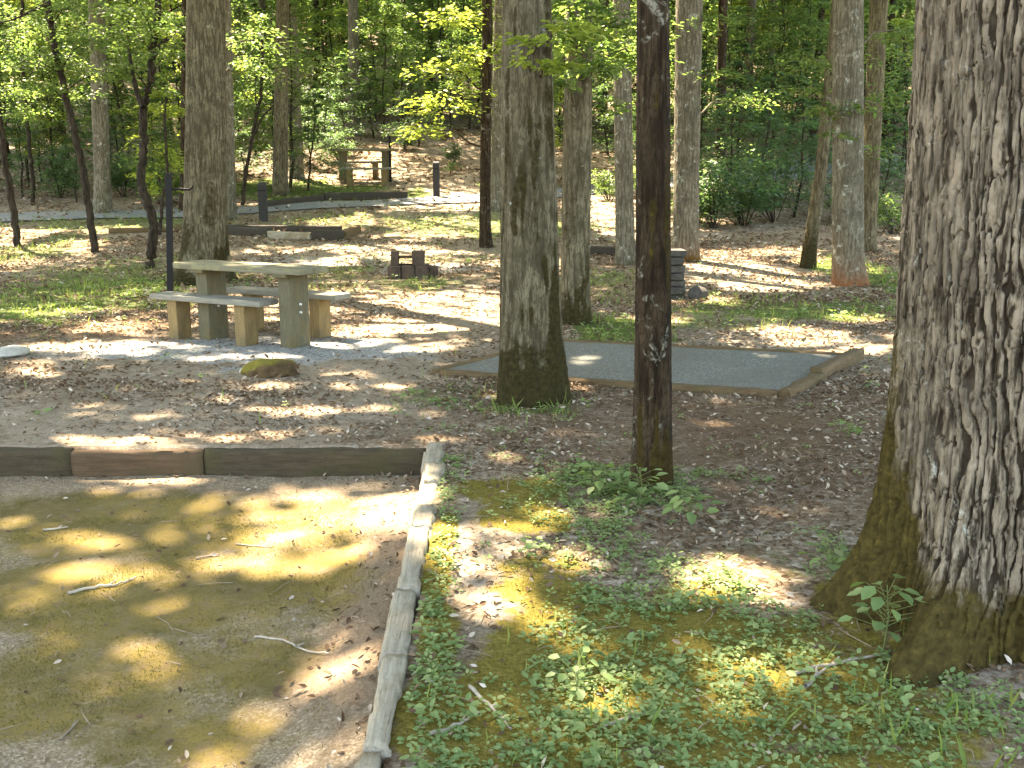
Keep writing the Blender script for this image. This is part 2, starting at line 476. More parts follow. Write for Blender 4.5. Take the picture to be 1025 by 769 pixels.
def pad_mat(name, moss):
    t = NT(name)
    v = t.coord('Object')
    nf = t.noise(v, 150, 3, .7); n2 = t.noise(v, 1.6, 5, .62); n3 = t.noise(v, 9, 6, .75); vb = t.voro(v, 120)
    s = t.n('ShaderNodeSeparateColor'); t.l(vb, s.inputs[0])
    if moss:
        g = t.ramp(s.outputs[0], [(0, (.14, .10, .062)), (.4, (.195, .143, .092)), (.75, (.25, .192, .130)), (1, (.35, .285, .205))])
        g = t.mix(t.math('MULTIPLY', t.step(n3, .45, .7), .5), g, (.125, .088, .052))
        mm = t.step(t.math('ADD', t.attr('moss'), t.math('MULTIPLY', t.math('SUBTRACT', t.noise(v, 4, 8, .76), .5), 1.7)), .22, .92)
        f2 = t.noise(v, 70, 4, .75)
        mc = t.mix(t.step(n2, .38, .62), (.20, .138, .032), (.105, .078, .020))
        mc = t.mix(t.math('MULTIPLY', t.step(f2, .62, .36), .6), mc, (.085, .062, .018))
        mc = t.mix(t.math('MULTIPLY', t.step(t.noise(v, 11, 8, .8), .47, .64), .85), mc, (.155, .105, .052))
        g = t.mix(t.math('MULTIPLY', t.step(t.math('ADD', t.attr('soil'), t.math('MULTIPLY', t.math('SUBTRACT', n3, .5), .9)), .25, .8), .85), g, t.ramp(f2, [(.3, (.085, .055, .034)), (.55, (.165, .115, .075)), (.8, (.26, .20, .145))]))
        c = t.mix(t.math('MULTIPLY', mm, .93), g, mc)
    else:
        c = t.ramp(s.outputs[0], [(0, (.065, .066, .058)), (.4, (.115, .115, .101)), (.8, (.165, .164, .144)), (1, (.26, .255, .225))])
        c = t.mix(t.math('MULTIPLY', t.step(n3, .46, .72), .45), c, (.17, .135, .09))
        c = t.mix(t.math('MULTIPLY', t.step(n2, .42, .66), .55), c, (.115, .105, .085))
    h = t.math('ADD', s.outputs[1], t.math('MULTIPLY', nf, .8))
    return t.finish(c, .93, t.bump(h, .7, .008), .15)
M['mossy_pad'] = pad_mat('moss_on_gravel', True)
M['gravel'] = pad_mat('grey_gravel', False)

def asphalt():
    t = NT('asphalt')
    v = t.coord('Object')
    n = t.noise(v, 60, 4, .7); n2 = t.noise(v, .7, 4, .6)
    c = t.ramp(n, [(.3, (.10, .10, .105)), (.6, (.165, .165, .165)), (.8, (.23, .225, .22))])
    c = t.mix(t.math('MULTIPLY', t.step(n2, .45, .65), .4), c, (.24, .21, .18))
    return t.finish(c, .9, t.bump(n, .4, .01), .2)
M['asphalt'] = asphalt()

def wood(name, a, b, dark, stain=None, bump=.4):
    t = NT(name)
    v = t.coord('Object', (1, 9, 9)); w = t.coord('Object')
    n = t.noise(v, 5, 6, .65, .3); n2 = t.noise(w, 4, 4, .6); n3 = t.noise(w, 55, 3, .6); vf = t.coord('Object', (1, 26, 26)); n4 = t.noise(vf, 4.5, 4, .7)
    c = t.mix(t.step(n, .32, .66), a, b)
    c = t.mix(t.step(n4, .60, .72), c, dark)
    if stain: c = t.mix(t.math('MULTIPLY', t.step(n2, .46, .66), .75), c, stain)
    c = t.mix(t.math('MULTIPLY', t.step(n3, .56, .72), .4), c, dark)
    h = t.math('ADD', n, t.math('MULTIPLY', n4, .8))
    return t.finish(c, .88, t.bump(h, bump, .008), .2)
M['wood_top'] = wood('weathered_plank', (.17, .156, .108), (.12, .108, .07), (.09, .08, .05), (.20, .19, .10))
M['wood_bench'] = wood('weathered_bench_plank', (.21, .20, .165), (.15, .14, .112), (.11, .10, .08))
def upright(name, a, b, dark, stain):
    t = NT(name)
    v = t.coord('Object', (9, 9, 1)); w = t.coord('Object')
    n = t.noise(v, 5, 5, .65, .2); n2 = t.noise(w, 5, 4, .6); n3 = t.noise(w, 50, 3, .6)
    c = t.mix(t.step(n, .34, .66), a, b)
    c = t.mix(t.math('MULTIPLY', t.step(n2, .45, .65), .7), c, stain)
    c = t.mix(t.math('MULTIPLY', t.step(n3, .54, .72), .4), c, dark)
    return t.finish(c, .88, t.bump(n, .4, .006), .2)
M['wood_leg'] = upright('treated_post_wood', (.21, .145, .066), (.15, .104, .047), (.06, .042, .023), (.115, .09, .05))
M['wood_ped'] = upright('weathered_pedestal_wood', (.115, .103, .064), (.078, .07, .044), (.036, .03, .019), (.115, .088, .04))
M['timber'] = wood('old_kerb_timber', (.062, .046, .027), (.038, .028, .016), (.014, .010, .007), (.05, .042, .017), .7)
M['timber_red'] = wood('reddish_kerb_timber', (.092, .056, .031), (.062, .039, .022), (.035, .02, .012), (.06, .045, .022), .7)
M['timber_grey'] = wood('silvered_kerb_timber', (.31, .27, .205), (.215, .18, .13), (.085, .065, .042), (.165, .125, .07), .9)
M['timber_dark'] = wood('blackened_timber', (.05, .042, .032), (.032, .026, .02), (.012, .01, .008), None, .6)
M['timber_brown'] = wood('brown_timber', (.13, .082, .04), (.085, .054, .027), (.035, .022, .012), (.08, .062, .026), .7)

def stone(name, a, b, moss=None, scale=7, bump=.6):
    t = NT(name)
    v = t.coord('Object')
    n = t.noise(v, scale, 6, .7); n2 = t.noise(v, 45, 4, .7); n3 = t.noise(v, 2.5, 4, .6)
    c = t.mix(t.step(n, .35, .65), a, b)
    c = t.mix(t.math('MULTIPLY', t.step(n2, .55, .7), .6), c, tuple(k * .45 for k in a))
    if moss: c = t.mix(t.step(t.math('ADD', t.attr('moss'), t.math('MULTIPLY', t.math('SUBTRACT', n, .5), 1.2)), .4, .65), c, t.ramp(n2, [(.3, tuple(k * .5 for k in moss)), (.7, moss)]))
    return t.finish(c, .92, t.bump(t.math('ADD', n, t.math('MULTIPLY', n2, .5)), bump, .02), .2)
M['fire_block'] = stone('sooty_fire_block', (.085, .058, .042), (.048, .034, .026))
M['dark_stone'] = stone('dark_stacked_stone', (.075, .068, .058), (.042, .038, .033))
M['pale_stone'] = stone('pale_flat_stone', (.42, .40, .36), (.33, .31, .28))
M['mossy_rock'] = stone('mossy_brown_rock', (.10, .062, .028), (.05, .03, .014), moss=(.17, .14, .02), scale=12)
def plain(name, c, r=.6, metal=0.0):
    t = NT(name); v = t.coord('Object'); n = t.noise(v, 30, 4, .6)
    return t.finish(t.mix(t.math('MULTIPLY', n, .5), c, tuple(k * .5 for k in c)), r, t.bump(n, .2, .003), .12, metal)
M['black_metal'] = plain('black_painted_metal', (.014, .014, .015), .55)
M['rust'] = plain('rusted_grate', (.05, .032, .024), .7)
M['bollard'] = plain('dark_post_wood', (.040, .038, .038), .85)
M['bolt'] = plain('galvanised_bolt', (.62, .62, .60), .45)
M['stick'] = wood('bleached_stick', (.36, .31, .24), (.25, .205, .155), (.10, .078, .054))
M['stick_dark'] = wood('brown_stick', (.27, .21, .15), (.18, .13, .088), (.07, .05, .034))

# ------------------------------------------------------------------ ground sheet
def axis_pts(lo, hi, c0, c1, fine, grow):
    pts = list(np.arange(c0, c1, fine))
    s, p = fine, c1
    while p < hi: pts.append(p); s *= grow; p += s
    pts.append(hi)
    s, p, pre = fine, c0, []
    while True:
        s *= grow; p -= s
        if p <= lo: break
        pre.append(p)
    return np.array([lo] + pre[::-1] + pts)

def px_mask(X, Y, Z, spots, soft=.35):
    """soft patches, given where the photograph shows them, as areas on the ground"""
    w = (fbm(X * 2.3, Y * 2.3, 12.5, 4) - .5) * 2.0
    m = np.zeros_like(X)
    for cx, cy, rx, ry, s in spots:
        c = at(cx, cy); a, b = at(cx, cy + ry), at(cx, cy - ry)
        RX = rx * pxm(c[1], c[2]); RY = max((b[1] - a[1]) / 2, .12); YC = (a[1] + b[1]) / 2
        d = np.sqrt(((X - c[0]) / RX) ** 2 + ((Y - YC) / RY) ** 2) + w * .8
        m = np.maximum(m, s * (1 - sstep(1 - soft, 1 + soft, d)))
    return m

MOSS = [(700, 790, 340, 50, .8), (560, 565, 60, 14, .6), (620, 720, 270, 56, .8), (760, 690, 130, 50, .7), (640, 640, 150, 40, .8), (900, 720, 120, 40, .6), (530, 520, 60, 18, .75), (520, 492, 70, 14, .7), (680, 640, 110, 34, .95), (600, 665, 110, 26, .9), (440, 560, 16, 70, .8), (820, 640, 90, 30, .6),
        (560, 590, 60, 16, .7), (480, 740, 130, 30, .7), (700, 735, 120, 30, .7), (590, 720, 70, 22, .6), (900, 740, 90, 30, .6), (700, 590, 60, 14, .6), (440, 640, 22, 40, .8), (860, 600, 40, 24, .7)]
GRASS = [(60, 300, 130, 26, .85), (30, 250, 60, 14, .6), (100, 275, 80, 14, .6), (330, 290, 40, 10, .5), (620, 330, 50, 12, .95), (530, 405, 50, 14, .7), (420, 285, 50, 8, .6), (460, 395, 80, 10, .55),
         (800, 310, 130, 12, .75), (885, 280, 40, 26, .95), (720, 325, 60, 8, .6), (500, 225, 120, 14, .6), (300, 190, 120, 10, .85), (130, 222, 120, 8, .6), (330, 222, 80, 8, .5), (600, 300, 60, 8, .5),
         (420, 262, 90, 6, .5), (390, 200, 60, 6, .5), (620, 480, 60, 22, .55), (760, 560, 80, 30, .45), (640, 560, 80, 20, .4), (600, 280, 40, 8, .6), (210, 280, 60, 10, .5), (340, 270, 40, 8, .55)]
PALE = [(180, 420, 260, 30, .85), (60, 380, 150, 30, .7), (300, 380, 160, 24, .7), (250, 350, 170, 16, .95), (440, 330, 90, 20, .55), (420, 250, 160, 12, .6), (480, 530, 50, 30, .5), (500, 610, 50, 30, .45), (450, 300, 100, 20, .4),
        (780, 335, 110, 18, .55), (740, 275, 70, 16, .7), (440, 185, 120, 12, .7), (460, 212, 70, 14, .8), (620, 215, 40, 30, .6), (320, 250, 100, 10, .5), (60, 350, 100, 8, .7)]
SOIL = [(760, 440, 150, 50, .95), (640, 420, 140, 26, .8), (600, 460, 70, 24, .5), (740, 500, 90, 26, .6), (60, 330, 120, 12, .6), (300, 440, 160, 10, .3), (560, 380, 60, 20, .4)]

xs = axis_pts(-110, 110, -3.6, 4.2, .045, 1.055)
ys = axis_pts(-30, 170, 1.6, 10.5, .045, 1.03)
GX, GY = np.meshgrid(xs, ys)
GZ = ground_z(GX, GY)
ny, nx = GX.shape
i, j = np.meshgrid(np.arange(ny - 1), np.arange(nx - 1), indexing='ij')
FC = np.stack([i * nx + j, i * nx + j + 1, (i + 1) * nx + j + 1, (i + 1) * nx + j], -1).reshape(-1, 4)
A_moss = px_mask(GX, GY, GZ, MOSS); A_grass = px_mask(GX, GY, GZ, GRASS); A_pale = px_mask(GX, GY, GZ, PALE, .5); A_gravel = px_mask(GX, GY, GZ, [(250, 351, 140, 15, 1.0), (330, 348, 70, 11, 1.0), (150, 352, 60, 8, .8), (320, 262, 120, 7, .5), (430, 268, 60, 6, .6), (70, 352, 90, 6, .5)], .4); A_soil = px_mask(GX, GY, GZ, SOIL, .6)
gm = mesh_np('ground', np.stack([GX, GY, GZ], -1).reshape(-1, 3), FC, point_attr={'moss': A_moss.ravel(), 'grass': A_grass.ravel(), 'pale': A_pale.ravel(), 'soil': A_soil.ravel(), 'gravel': A_gravel.ravel()})
kind(obj('ground', gm, M['ground']), 'structure')

# near parking pad: a sunken bed of mossy gravel
PMOSS = [(130, 530, 200, 36, 1.0), (220, 510, 160, 18, .7), (150, 600, 260, 46, .95), (110, 690, 230, 60, .85), (280, 570, 110, 40, .7), (200, 740, 180, 50, .8), (50, 520, 120, 30, .8)]
px_ = np.concatenate([np.arange(-7, -3.6, .2), np.arange(-3.6, -.2, .05)]); py_ = np.arange(-3.0, KERB_Y + .01, .05)
PX, PY = np.meshgrid(px_, py_)
edge = kerb_x(PY) - .0
PXc = np.minimum(PX, edge)
PZ = PAD_Z + (fbm(PXc * 1.6, PY * 1.6, 3.0) - .5) * .03 + (fbm(PXc * 8, PY * 8, 6.0, 2) - .5) * .012
PZ = PZ + .095 * sstep(.42, .04, edge - PXc) * sstep(5.9, 4.9, PY)                   # litter and soil banked against the kerb
ny, nx = PX.shape
i, j = np.meshgrid(np.arange(ny - 1), np.arange(nx - 1), indexing='ij')
FP = np.stack([i * nx + j, i * nx + j + 1, (i + 1) * nx + j + 1, (i + 1) * nx + j], -1).reshape(-1, 4)
wd = PXc[:, 1:] - PXc[:, :-1]
keep = (wd[:-1, :] > 1e-5) | (wd[1:, :] > 1e-5)
FP = FP[keep.ravel()]
pmoss = px_mask(PXc, PY, PZ, PMOSS, .5)
pmoss = pmoss * sstep(.02, .4, edge - PXc) * sstep(.05, .35, KERB_Y - PY)
pm = mesh_np('parking_pad', np.stack([PXc, PY, PZ], -1).reshape(-1, 3), FP, point_attr={'moss': pmoss.ravel(), 'soil': px_mask(PXc, PY, PZ, [(370, 640, 50, 150, 1.0), (330, 700, 60, 60, .8), (395, 520, 25, 50, .7), (200, 478, 240, 6, .6)], .5).ravel()})
kind(obj('parking_pad', pm, M['mossy_pad']), 'structure')

def sheet(name, poly, mat, dz=.006, n=(40, 40)):
    """a four-cornered area laid on the ground"""
    u, v = np.meshgrid(np.linspace(0, 1, n[0]), np.linspace(0, 1, n[1]))
    a, b, c, d = [np.array(p[:2], float) for p in poly]
    P = (1 - u)[..., None] * (1 - v)[..., None] * a + u[..., None] * (1 - v)[..., None] * b + u[..., None] * v[..., None] * c + (1 - u)[..., None] * v[..., None] * d
    x, y = P[..., 0], P[..., 1]
    z = ground_z(x, y, False) * 0 + hill(x, y) + dz + (fbm(x * 3, y * 3, 1.1) - .5) * .012
    i, j = np.meshgrid(np.arange(n[1] - 1), np.arange(n[0] - 1), indexing='ij')
    Fc = np.stack([i * n[0] + j, i * n[0] + j + 1, (i + 1) * n[0] + j + 1, (i + 1) * n[0] + j], -1).reshape(-1, 4)
    return kind(obj(name, mesh_np(name, np.stack([x, y, z], -1).reshape(-1, 3), Fc), mat), 'structure')

sheet('gravel_pad', PAD2, M['gravel'], .022)

# road: a strip following points seen in the photograph
RD = [((-60, 226), (-60, 213)), ((0, 222.5), (0, 214.5)), ((120, 219), (120, 211.5)), ((200, 218), (200, 210)), ((290, 211), (290, 205)), ((350, 208), (350, 202)), ((420, 204.5), (420, 198)), ((480, 203), (480, 195)), ((560, 198), (560, 189)), ((620, 193), (620, 183))]
rp = [(at(*a), at(*b)) for a, b in RD]
ra = np.array([p[0][:2] for p in rp]); rb = np.array([p[1][:2] for p in rp])
def ext(a): 
    return np.concatenate([[a[0] - (a[1] - a[0]) * 6], a, [a[-1] + (a[-1] - a[-2]) * 6]])
ra, rb = ext(ra), ext(rb)
tt = np.linspace(0, len(ra) - 1, 160)
def itp(a): return np.stack([np.interp(tt, np.arange(len(a)), a[:, k]) for k in (0, 1)], -1)
def smooth(a):
    for _ in range(14): a[1:-1] = (a[:-2] + 2 * a[1:-1] + a[2:]) / 4
    return a
ra, rb = smooth(itp(ra)), smooth(itp(rb))
nv = 14
w = np.linspace(0, 1, nv)[None, :, None]
P = ra[:, None] * (1 - w) + rb[:, None] * w
z = hill(P[..., 0], P[..., 1]) + .02
i, j = np.meshgrid(np.arange(159), np.arange(nv - 1), indexing='ij')
FR_ = np.stack([i * nv + j, (i + 1) * nv + j, (i + 1) * nv + j + 1, i * nv + j + 1], -1).reshape(-1, 4)
kind(obj('road', mesh_np('road', np.concatenate([P, z[..., None]], -1).reshape(-1, 3), FR_), M['asphalt']), 'structure')

# ------------------------------------------------------------------ kerb timbers
def beam(p, q, top, W, Hh, mat, label, group, seed, name='kerb_timber', wear=.012, roll=0.0, tilt=0.0, chips=.4):
    p, q = np.array(p, float), np.array(q, float)
    d = q - p; L = float(np.hypot(*d))
    bm = worn_beam(L - .004, W, Hh, wear, seed, chips)
    o = obj(name, bm, mat)
    o.location = ((p[0] + q[0]) / 2, (p[1] + q[1]) / 2, top - Hh / 2)
    o.rotation_euler = (roll, tilt, math.atan2(d[1], d[0]))
    return tag(o, label, 'kerb timber', group)

GB = 'timbers edging the mossy parking pad'
beam((-7.0, KERB_Y - .015), (-2.67, KERB_Y - .015), -.006, .10, .3, M['timber'], 'dark mossy timber at the far edge of the mossy pad, running out of the frame', GB, 1)
beam((-2.67, KERB_Y - .015), (-1.87, KERB_Y - .015), -.016, .10, .3, M['timber_red'], 'short reddish brown timber in the middle of the long kerb behind the mossy pad', GB, 2)
beam((-1.87, KERB_Y - .015), (-.525, KERB_Y - .019), -.010, .10, .3, M['timber'], 'dark timber behind the mossy pad that ends at the pale corner block', GB, 3)
ky = [5.90, 5.45, 5.12, 4.72, 4.40, 3.70, 3.12, 2.55, 1.70]
kl = ['pale worn kerb block at the pad corner, touching the dark timber',
      'whitish sunlit kerb block, second from the pad corner',
      'half buried pale kerb block, third from the pad corner',
      'bright short stub of kerb just beyond the longest pale kerb piece',
      'long pale grey kerb piece halfway along the side of the mossy pad',
      'plain grey kerb piece beside the clover, before the two nearest pieces',
      'grey kerb piece between mossy joints, second nearest to the viewer',
      'nearest pale kerb piece, cut by the bottom edge of the photo']
for k in range(8):
    y0, y1 = ky[k], ky[k + 1]
    off = [.0, .012, -.008, .012, .0, -.014, .004, -.01][k]
    drop = [0, .006, -.02, .004, .0, -.006, .006, -.004][k]
    off -= .002 * k
    beam((float(kerb_x(y1)) + off, y1 + .012), (float(kerb_x(y0)) + off, y0), .016 + drop, .130 - .0075 * k + .008 * (k % 2), .26, M['timber_grey'], kl[k], GB, 10 + k, wear=.013, chips=.8)

GC = 'timbers edging the grey gravel pad'
bl = lambda a, b, t: tuple(np.array(a) * (1 - t) + np.array(b) * t)
beam(PAD2[3], PAD2[2], .035, .10, .2, M['timber_brown'], 'long low timber along the far edge of the grey gravel pad', GC, 21)
beam(bl(PAD2[1], PAD2[2], .42), bl(PAD2[1], PAD2[2], 1.04), .075, .11, .25, M['timber_brown'], 'raised orange brown log at the far corner of the grey gravel pad', GC, 22, wear=.03)
beam(bl(PAD2[1], PAD2[2], -.03), bl(PAD2[1], PAD2[2], .44), .05, .11, .2, M['timber_brown'], 'low rotten timber at the near corner of the grey gravel pad', GC, 23, wear=.03)
beam(bl(PAD2[0], PAD2[1], .02), bl(PAD2[0], PAD2[1], .985), .035, .11, .2, M['timber_brown'], 'long low timber along the near edge of the grey gravel pad', GC, 24)
beam(PAD2[0], PAD2[3], .035, .09, .2, M['timber_brown'], 'half hidden timber leading behind the mossy trunk beside the gravel pad', GC, 25)

GD = 'timbers edging the far pads by the road'
def far_beam(a, b, Hh, mat, label, seed, W=.16):
    A, B = at(*a), at(*b)
    o = beam(A[:2], B[:2], (A[2] + B[2]) / 2 + Hh * .8, W, Hh, mat, label, GD, seed)
    o.rotation_euler[1] = -math.atan2(B[2] - A[2], float(np.hypot(*(B - A)[:2])))
far_beam((222, 234), (270, 236.5), .20, M['timber_dark'], 'dark timber of the pad beside the bollard, nearest to the big grey trunk', 31)
far_beam((269, 238), (312, 240), .18, M['timber_grey'], 'pale split timber in the middle of the pad edge below the bollard', 32)
far_beam((312, 240), (344, 240.5), .26, M['timber_dark'], 'dark mossy timber at the end of the pad edge below the bollard', 33)
far_beam((222, 231), (342, 232), .16, M['timber_dark'], 'long dark timber on the far side of the pad below the bollard', 34)
far_beam((343, 239), (358, 232), .2, M['timber_brown'], 'short end timber closing the pad below the bollard', 35)
far_beam((324, 200), (407, 198), .24, M['timber_dark'], 'black timber in front of the far picnic table', 36)
far_beam((262, 208), (323, 200.5), .2, M['timber_dark'], 'dark slanting timber from the bollard up to the far picnic table', 37)
far_beam((588, 255), (640, 256), .2, M['timber_dark'], 'dark timber on the ground behind the middle trunks', 38)
far_beam((110, 233), (185, 231), .12, M['timber_brown'], 'thin brown timber on the ground behind the forked sapling', 39)

# ------------------------------------------------------------------ picnic table and benches
RZ = math.atan2(u2[1], u2[0])
def plank_top(L, W, T, n, z, bev=.012):
    bm = bmesh.new()
    pw = W / n
    for k in range(n):
        box(bm, (random.uniform(-.004, .004), -W / 2 + pw * (k + .5), z), (L + random.uniform(-.008, .008), pw - .006, T), 0, bev, 2, jit=.002)
    for f in bm.faces: f.smooth = False
    return bm
def post(sx, sy, z0, z1, bev=.01):
    bm = bmesh.new(); box(bm, (0, 0, (z0 + z1) / 2), (sx, sy, z1 - z0), 0, bev, 2, jit=.002)
    return bm
def make_table(loc, rz, label):
    t = thing('picnic_table', label, 'picnic table', loc, rz)
    obj('tabletop', plank_top(1.66, .42, .062, 2, .752), M['wood_top'], t)
    for x in (-.52, .56):
        p = obj('pedestal', post(.15, .27, -.1, .719), M['wood_ped'], t); p.location = (x, 0, 0)
        b = bmesh.new(); box(b, (0, 0, .708), (.17, .40, .04), 0, .006); c = obj('crosspiece', b, M['wood_ped'], p)
        for zz in (.42, .34):
            b = bmesh.new()
            r = bmesh.ops.create_cone(b, cap_ends=True, segments=10, radius1=.013, radius2=.010, depth=.02)
            bmesh.ops.transform(b, matrix=Matrix.Translation((.083, .0, zz)) @ Matrix.Rotation(math.pi / 2, 4, 'Y'), verts=r['verts'])
            obj('bolt_head', b, M['bolt'], p)
    return t
def make_bench(loc, rz, label, L=1.5):
    t = thing('bench', label, 'bench', loc, rz, 'benches at the picnic tables')
    obj('seat', plank_top(L, .27, .055, 1, .432), M['wood_bench'], t)
    for x in (-.47, .44):
        p = obj('leg', post(.13, .19, -.1, .403), M['wood_leg'], t); p.location = (x, 0, 0)
    return t
TL = tc
tb = make_table((*TL, gz(*TL)), RZ, 'weathered wooden picnic table on grey gravel beside the tall grey trunk')
b1c = np.array([-3.07, 9.86]) + v2 * .12 + u2 * .0
b1 = make_bench((*b1c, gz(*b1c)), RZ, 'near plank bench with tan post legs in front of the closer picnic table')
b2c = np.array([-2.43, 10.40]) + v2 * .1
b2 = make_bench((*b2c, gz(*b2c)), RZ, 'far plank bench half hidden behind the closer picnic table', 1.5)
fp = at(362, 184)
ft = dup(tb, (fp[0], fp[1] + .6, gz(fp[0], fp[1] + .6)), -.12, 'distant dark picnic table across the road at the foot of the slope', None, 1.4)
q = at(366, 185)
dup(b1, (q[0] + .1, q[1] - .2, gz(q[0], q[1] - .2)), -.12, 'near bench of the distant picnic table across the road', None, 1.3)
dup(b2, (q[0] - .4, q[1] + 1.4, gz(q[0], q[1] + 1.4)), -.12, 'far bench tucked behind the distant picnic table', None, 1.3)

# lantern posts
def lantern_post(loc, rz, Hh, label, side=.06):
    t = thing('lantern_post', label, 'post', loc, rz, 'lantern posts by the picnic tables')
    bm = bmesh.new(); box(bm, (0, 0, Hh / 2 - .1), (side, side, Hh + .2), 0, .006)
    box(bm, (0, 0, Hh + .005), (side * 1.15, side * 1.15, .014), 0, .003)
    obj('post', bm, M['black_metal'], t)
    ar = [(0, 0, Hh - .17), (.12, 0, Hh - .165), (.24, 0, Hh - .165), (.275, 0, Hh - .14), (.28, 0, Hh - .115)]
    obj('hook_arm', mesh_np('hook_arm', *tube(ar, [.014] * 5, 8)), M['black_metal'], t)
    return t
lp = at_y(170, 300, 12.3)
lantern_post((lp[0], 12.3, gz(lp[0], 12.3)), 0.1, 1.66, 'black square lantern post with a hook arm behind the closer bench', .07).rotation_euler = (0, .055, .1)
lp = at(391, 182)
lantern_post((lp[0], lp[1], lp[2]), 2.9, 1.5, 'thin dark lantern post at the end of the distant picnic table', .07)

# bollards: square posts with a cut top and a routed band
def bollard(loc, rz, w, h, label):
    t = thing('bollard', label, 'bollard', loc, rz, 'wooden bollards beside the road')
    bm = bmesh.new(); box(bm, (0, 0, h / 2 - .1), (w, w, h + .2), 0, .015)
    for v in bm.verts:
        if v.co.z > h - .05: v.co.z += (v.co.y / w) * .06
    obj('post', bm, M['bollard'], t)
    bm = bmesh.new(); box(bm, (0, 0, h * .80), (w + .008, w + .008, .03), 0, .003)
    obj('band', bm, M['black_metal'], t)
p = at(264, 221); bollard(p, .1, .20, .92, 'dark square wooden bollard at the pad edge beside the road')
p = at(437, 196.5); bollard(p, -.1, .19, 1.05, 'slim dark bollard beyond the sunlit stretch of road')

# fire ring: blocks on a slab with a grate between two uprights
p = at(413, 277)
t = thing('fire_grill', 'small brown block fire grill with two stubby uprights on the open ground', 'fire grill', (p[0], p[1], gz(p[0], p[1])), .05)
bm = bmesh.new()
for k, x in enumerate((-.28, -.06, .16)): box(bm, (x, -.18, .09), (.215, .13, .22), 0, .015, 2, jit=.008)
for x in (-.32, .20): box(bm, (x, .10, .09), (.13, .42, .22), 0, .015, 2, jit=.008)
box(bm, (-.06, .30, .09), (.40, .12, .22), 0, .015, 2, jit=.008)
obj('hearth', bm, M['fire_block'], t)
bm = bmesh.new(); box(bm, (.33, .05, .075), (.15, .30, .2), .1, .015, 2, jit=.01); obj('side_block', bm, M['fire_block'], t)
bm = bmesh.new(); box(bm, (-.40, -.05, .015), (.16, .5, .05), 0, .01, 2, jit=.006); obj('footing', bm, M['fire_block'], t)
for x, wd_ in ((-.28, .12), (.10, .20)):
    bm = bmesh.new(); box(bm, (0, 0, .31), (wd_, .28, .23), 0, .012, 2, jit=.006)
    b = obj('upright', bm, M['fire_block'], t); b.location = (x, .03, 0)
parts = [tube([(-.25, y, .325), (.06, y, .325)], [.008, .008], 6) for y in np.linspace(-.08, .14, 7)]
parts += [tube([(-.25, y, .335), (.06, y, .335)], [.011, .011], 6) for y in (-.09, .15)]
obj('grate', mesh_np('grate', *join_arr(parts)), M['rust'], t)

# stacked stone post beside the dark trunk, and a stone lying at its foot
def lump(rx, ry, rz_, seed, sub=4, rough=.3, flat=.0):
    bm = bmesh.new(); bmesh.ops.create_icosphere(bm, subdivisions=sub, radius=1)
    c = np.array([v.co[:] for v in bm.verts])
    n = fbm(c[:, 0] * 1.6 + seed, c[:, 1] * 1.6, c[:, 2] * 1.6 + seed, 4) - .5
    c = c * (1 + n * rough * 2)[:, None] * np.array([rx, ry, rz_])
    for v, k in zip(bm.verts, c): v.co = k
    for f in bm.faces: f.smooth = True
    return bm
p = at(676, 298)
bm = bmesh.new()
z0 = -.05
for k in range(7):
    h = random.uniform(.085, .12)
    box(bm, (random.uniform(-.015, .015), random.uniform(-.015, .015), z0 + h / 2), (.36 + random.uniform(-.03, .03), .33 + random.uniform(-.03, .03), h - .012), random.uniform(-.08, .08), .018, 2, jit=.012)
    z0 += h
o = obj('stone_post', bm, M['dark_stone']); o.location = (p[0] - .05, p[1] + .18, p[2])
tag(o, 'dark post of stacked flat stones half hidden behind the dark trunk', 'stone post')
p = at(697, 298)
o = obj('loose_stone', lump(.14, .11, .10, 3, 3, .3), M['dark_stone']); o.location = (p[0] + .02, p[1], p[2] + .05)
tag(o, 'small dark stone lying at the foot of the stacked stone post', 'stone')

p = at(268, 376)
bm = lump(.23, .17, .095, 8, 5, .34)
me = bpy.data.meshes.new('mossy_rock'); bm.to_mesh(me); bm.free()
co = np.zeros(len(me.vertices) * 3); me.vertices.foreach_get('co', co); co = co.reshape(-1, 3)
a = me.attributes.new('moss', 'FLOAT', 'POINT'); a.data.foreach_set('value', np.clip(.35 + co[:, 2] * 5 - co[:, 0] * 1.8 + co[:, 1] * 1.5, 0, 1).astype(np.float32))  # moss weighted sunward; the shade on the right front is painted in
o = obj('mossy_rock', me, M['mossy_rock']); o.location = (p[0], p[1] + .1, p[2] + .02)
tag(o, 'low brown rock with yellow moss on the ground before the closer table', 'rock')
for k, (px, py, s, lab) in enumerate(((246, 373, .055, 'small mossy stone on the table side of the yellow mossed rock'), (292, 372, .06, 'small grey stone beside the yellow mossed rock, towards the gravel pad'))):
    p = at(px, py); o = obj('small_stone', lump(s, s * .8, s * .6, 20 + k, 3, .3), M['dark_stone' if k else 'pale_stone']); o.location = (p[0], p[1], p[2] + .01); tag(o, lab, 'stone')
p = at(4, 358)
o = obj('flat_stone', lump(.17, .22, .05, 5, 4, .16), M['pale_stone']); o.location = (p[0] - .03, p[1] + .16, .02)
tag(o, 'pale flat stone on the ground, cut by the side of the photo', 'stone')
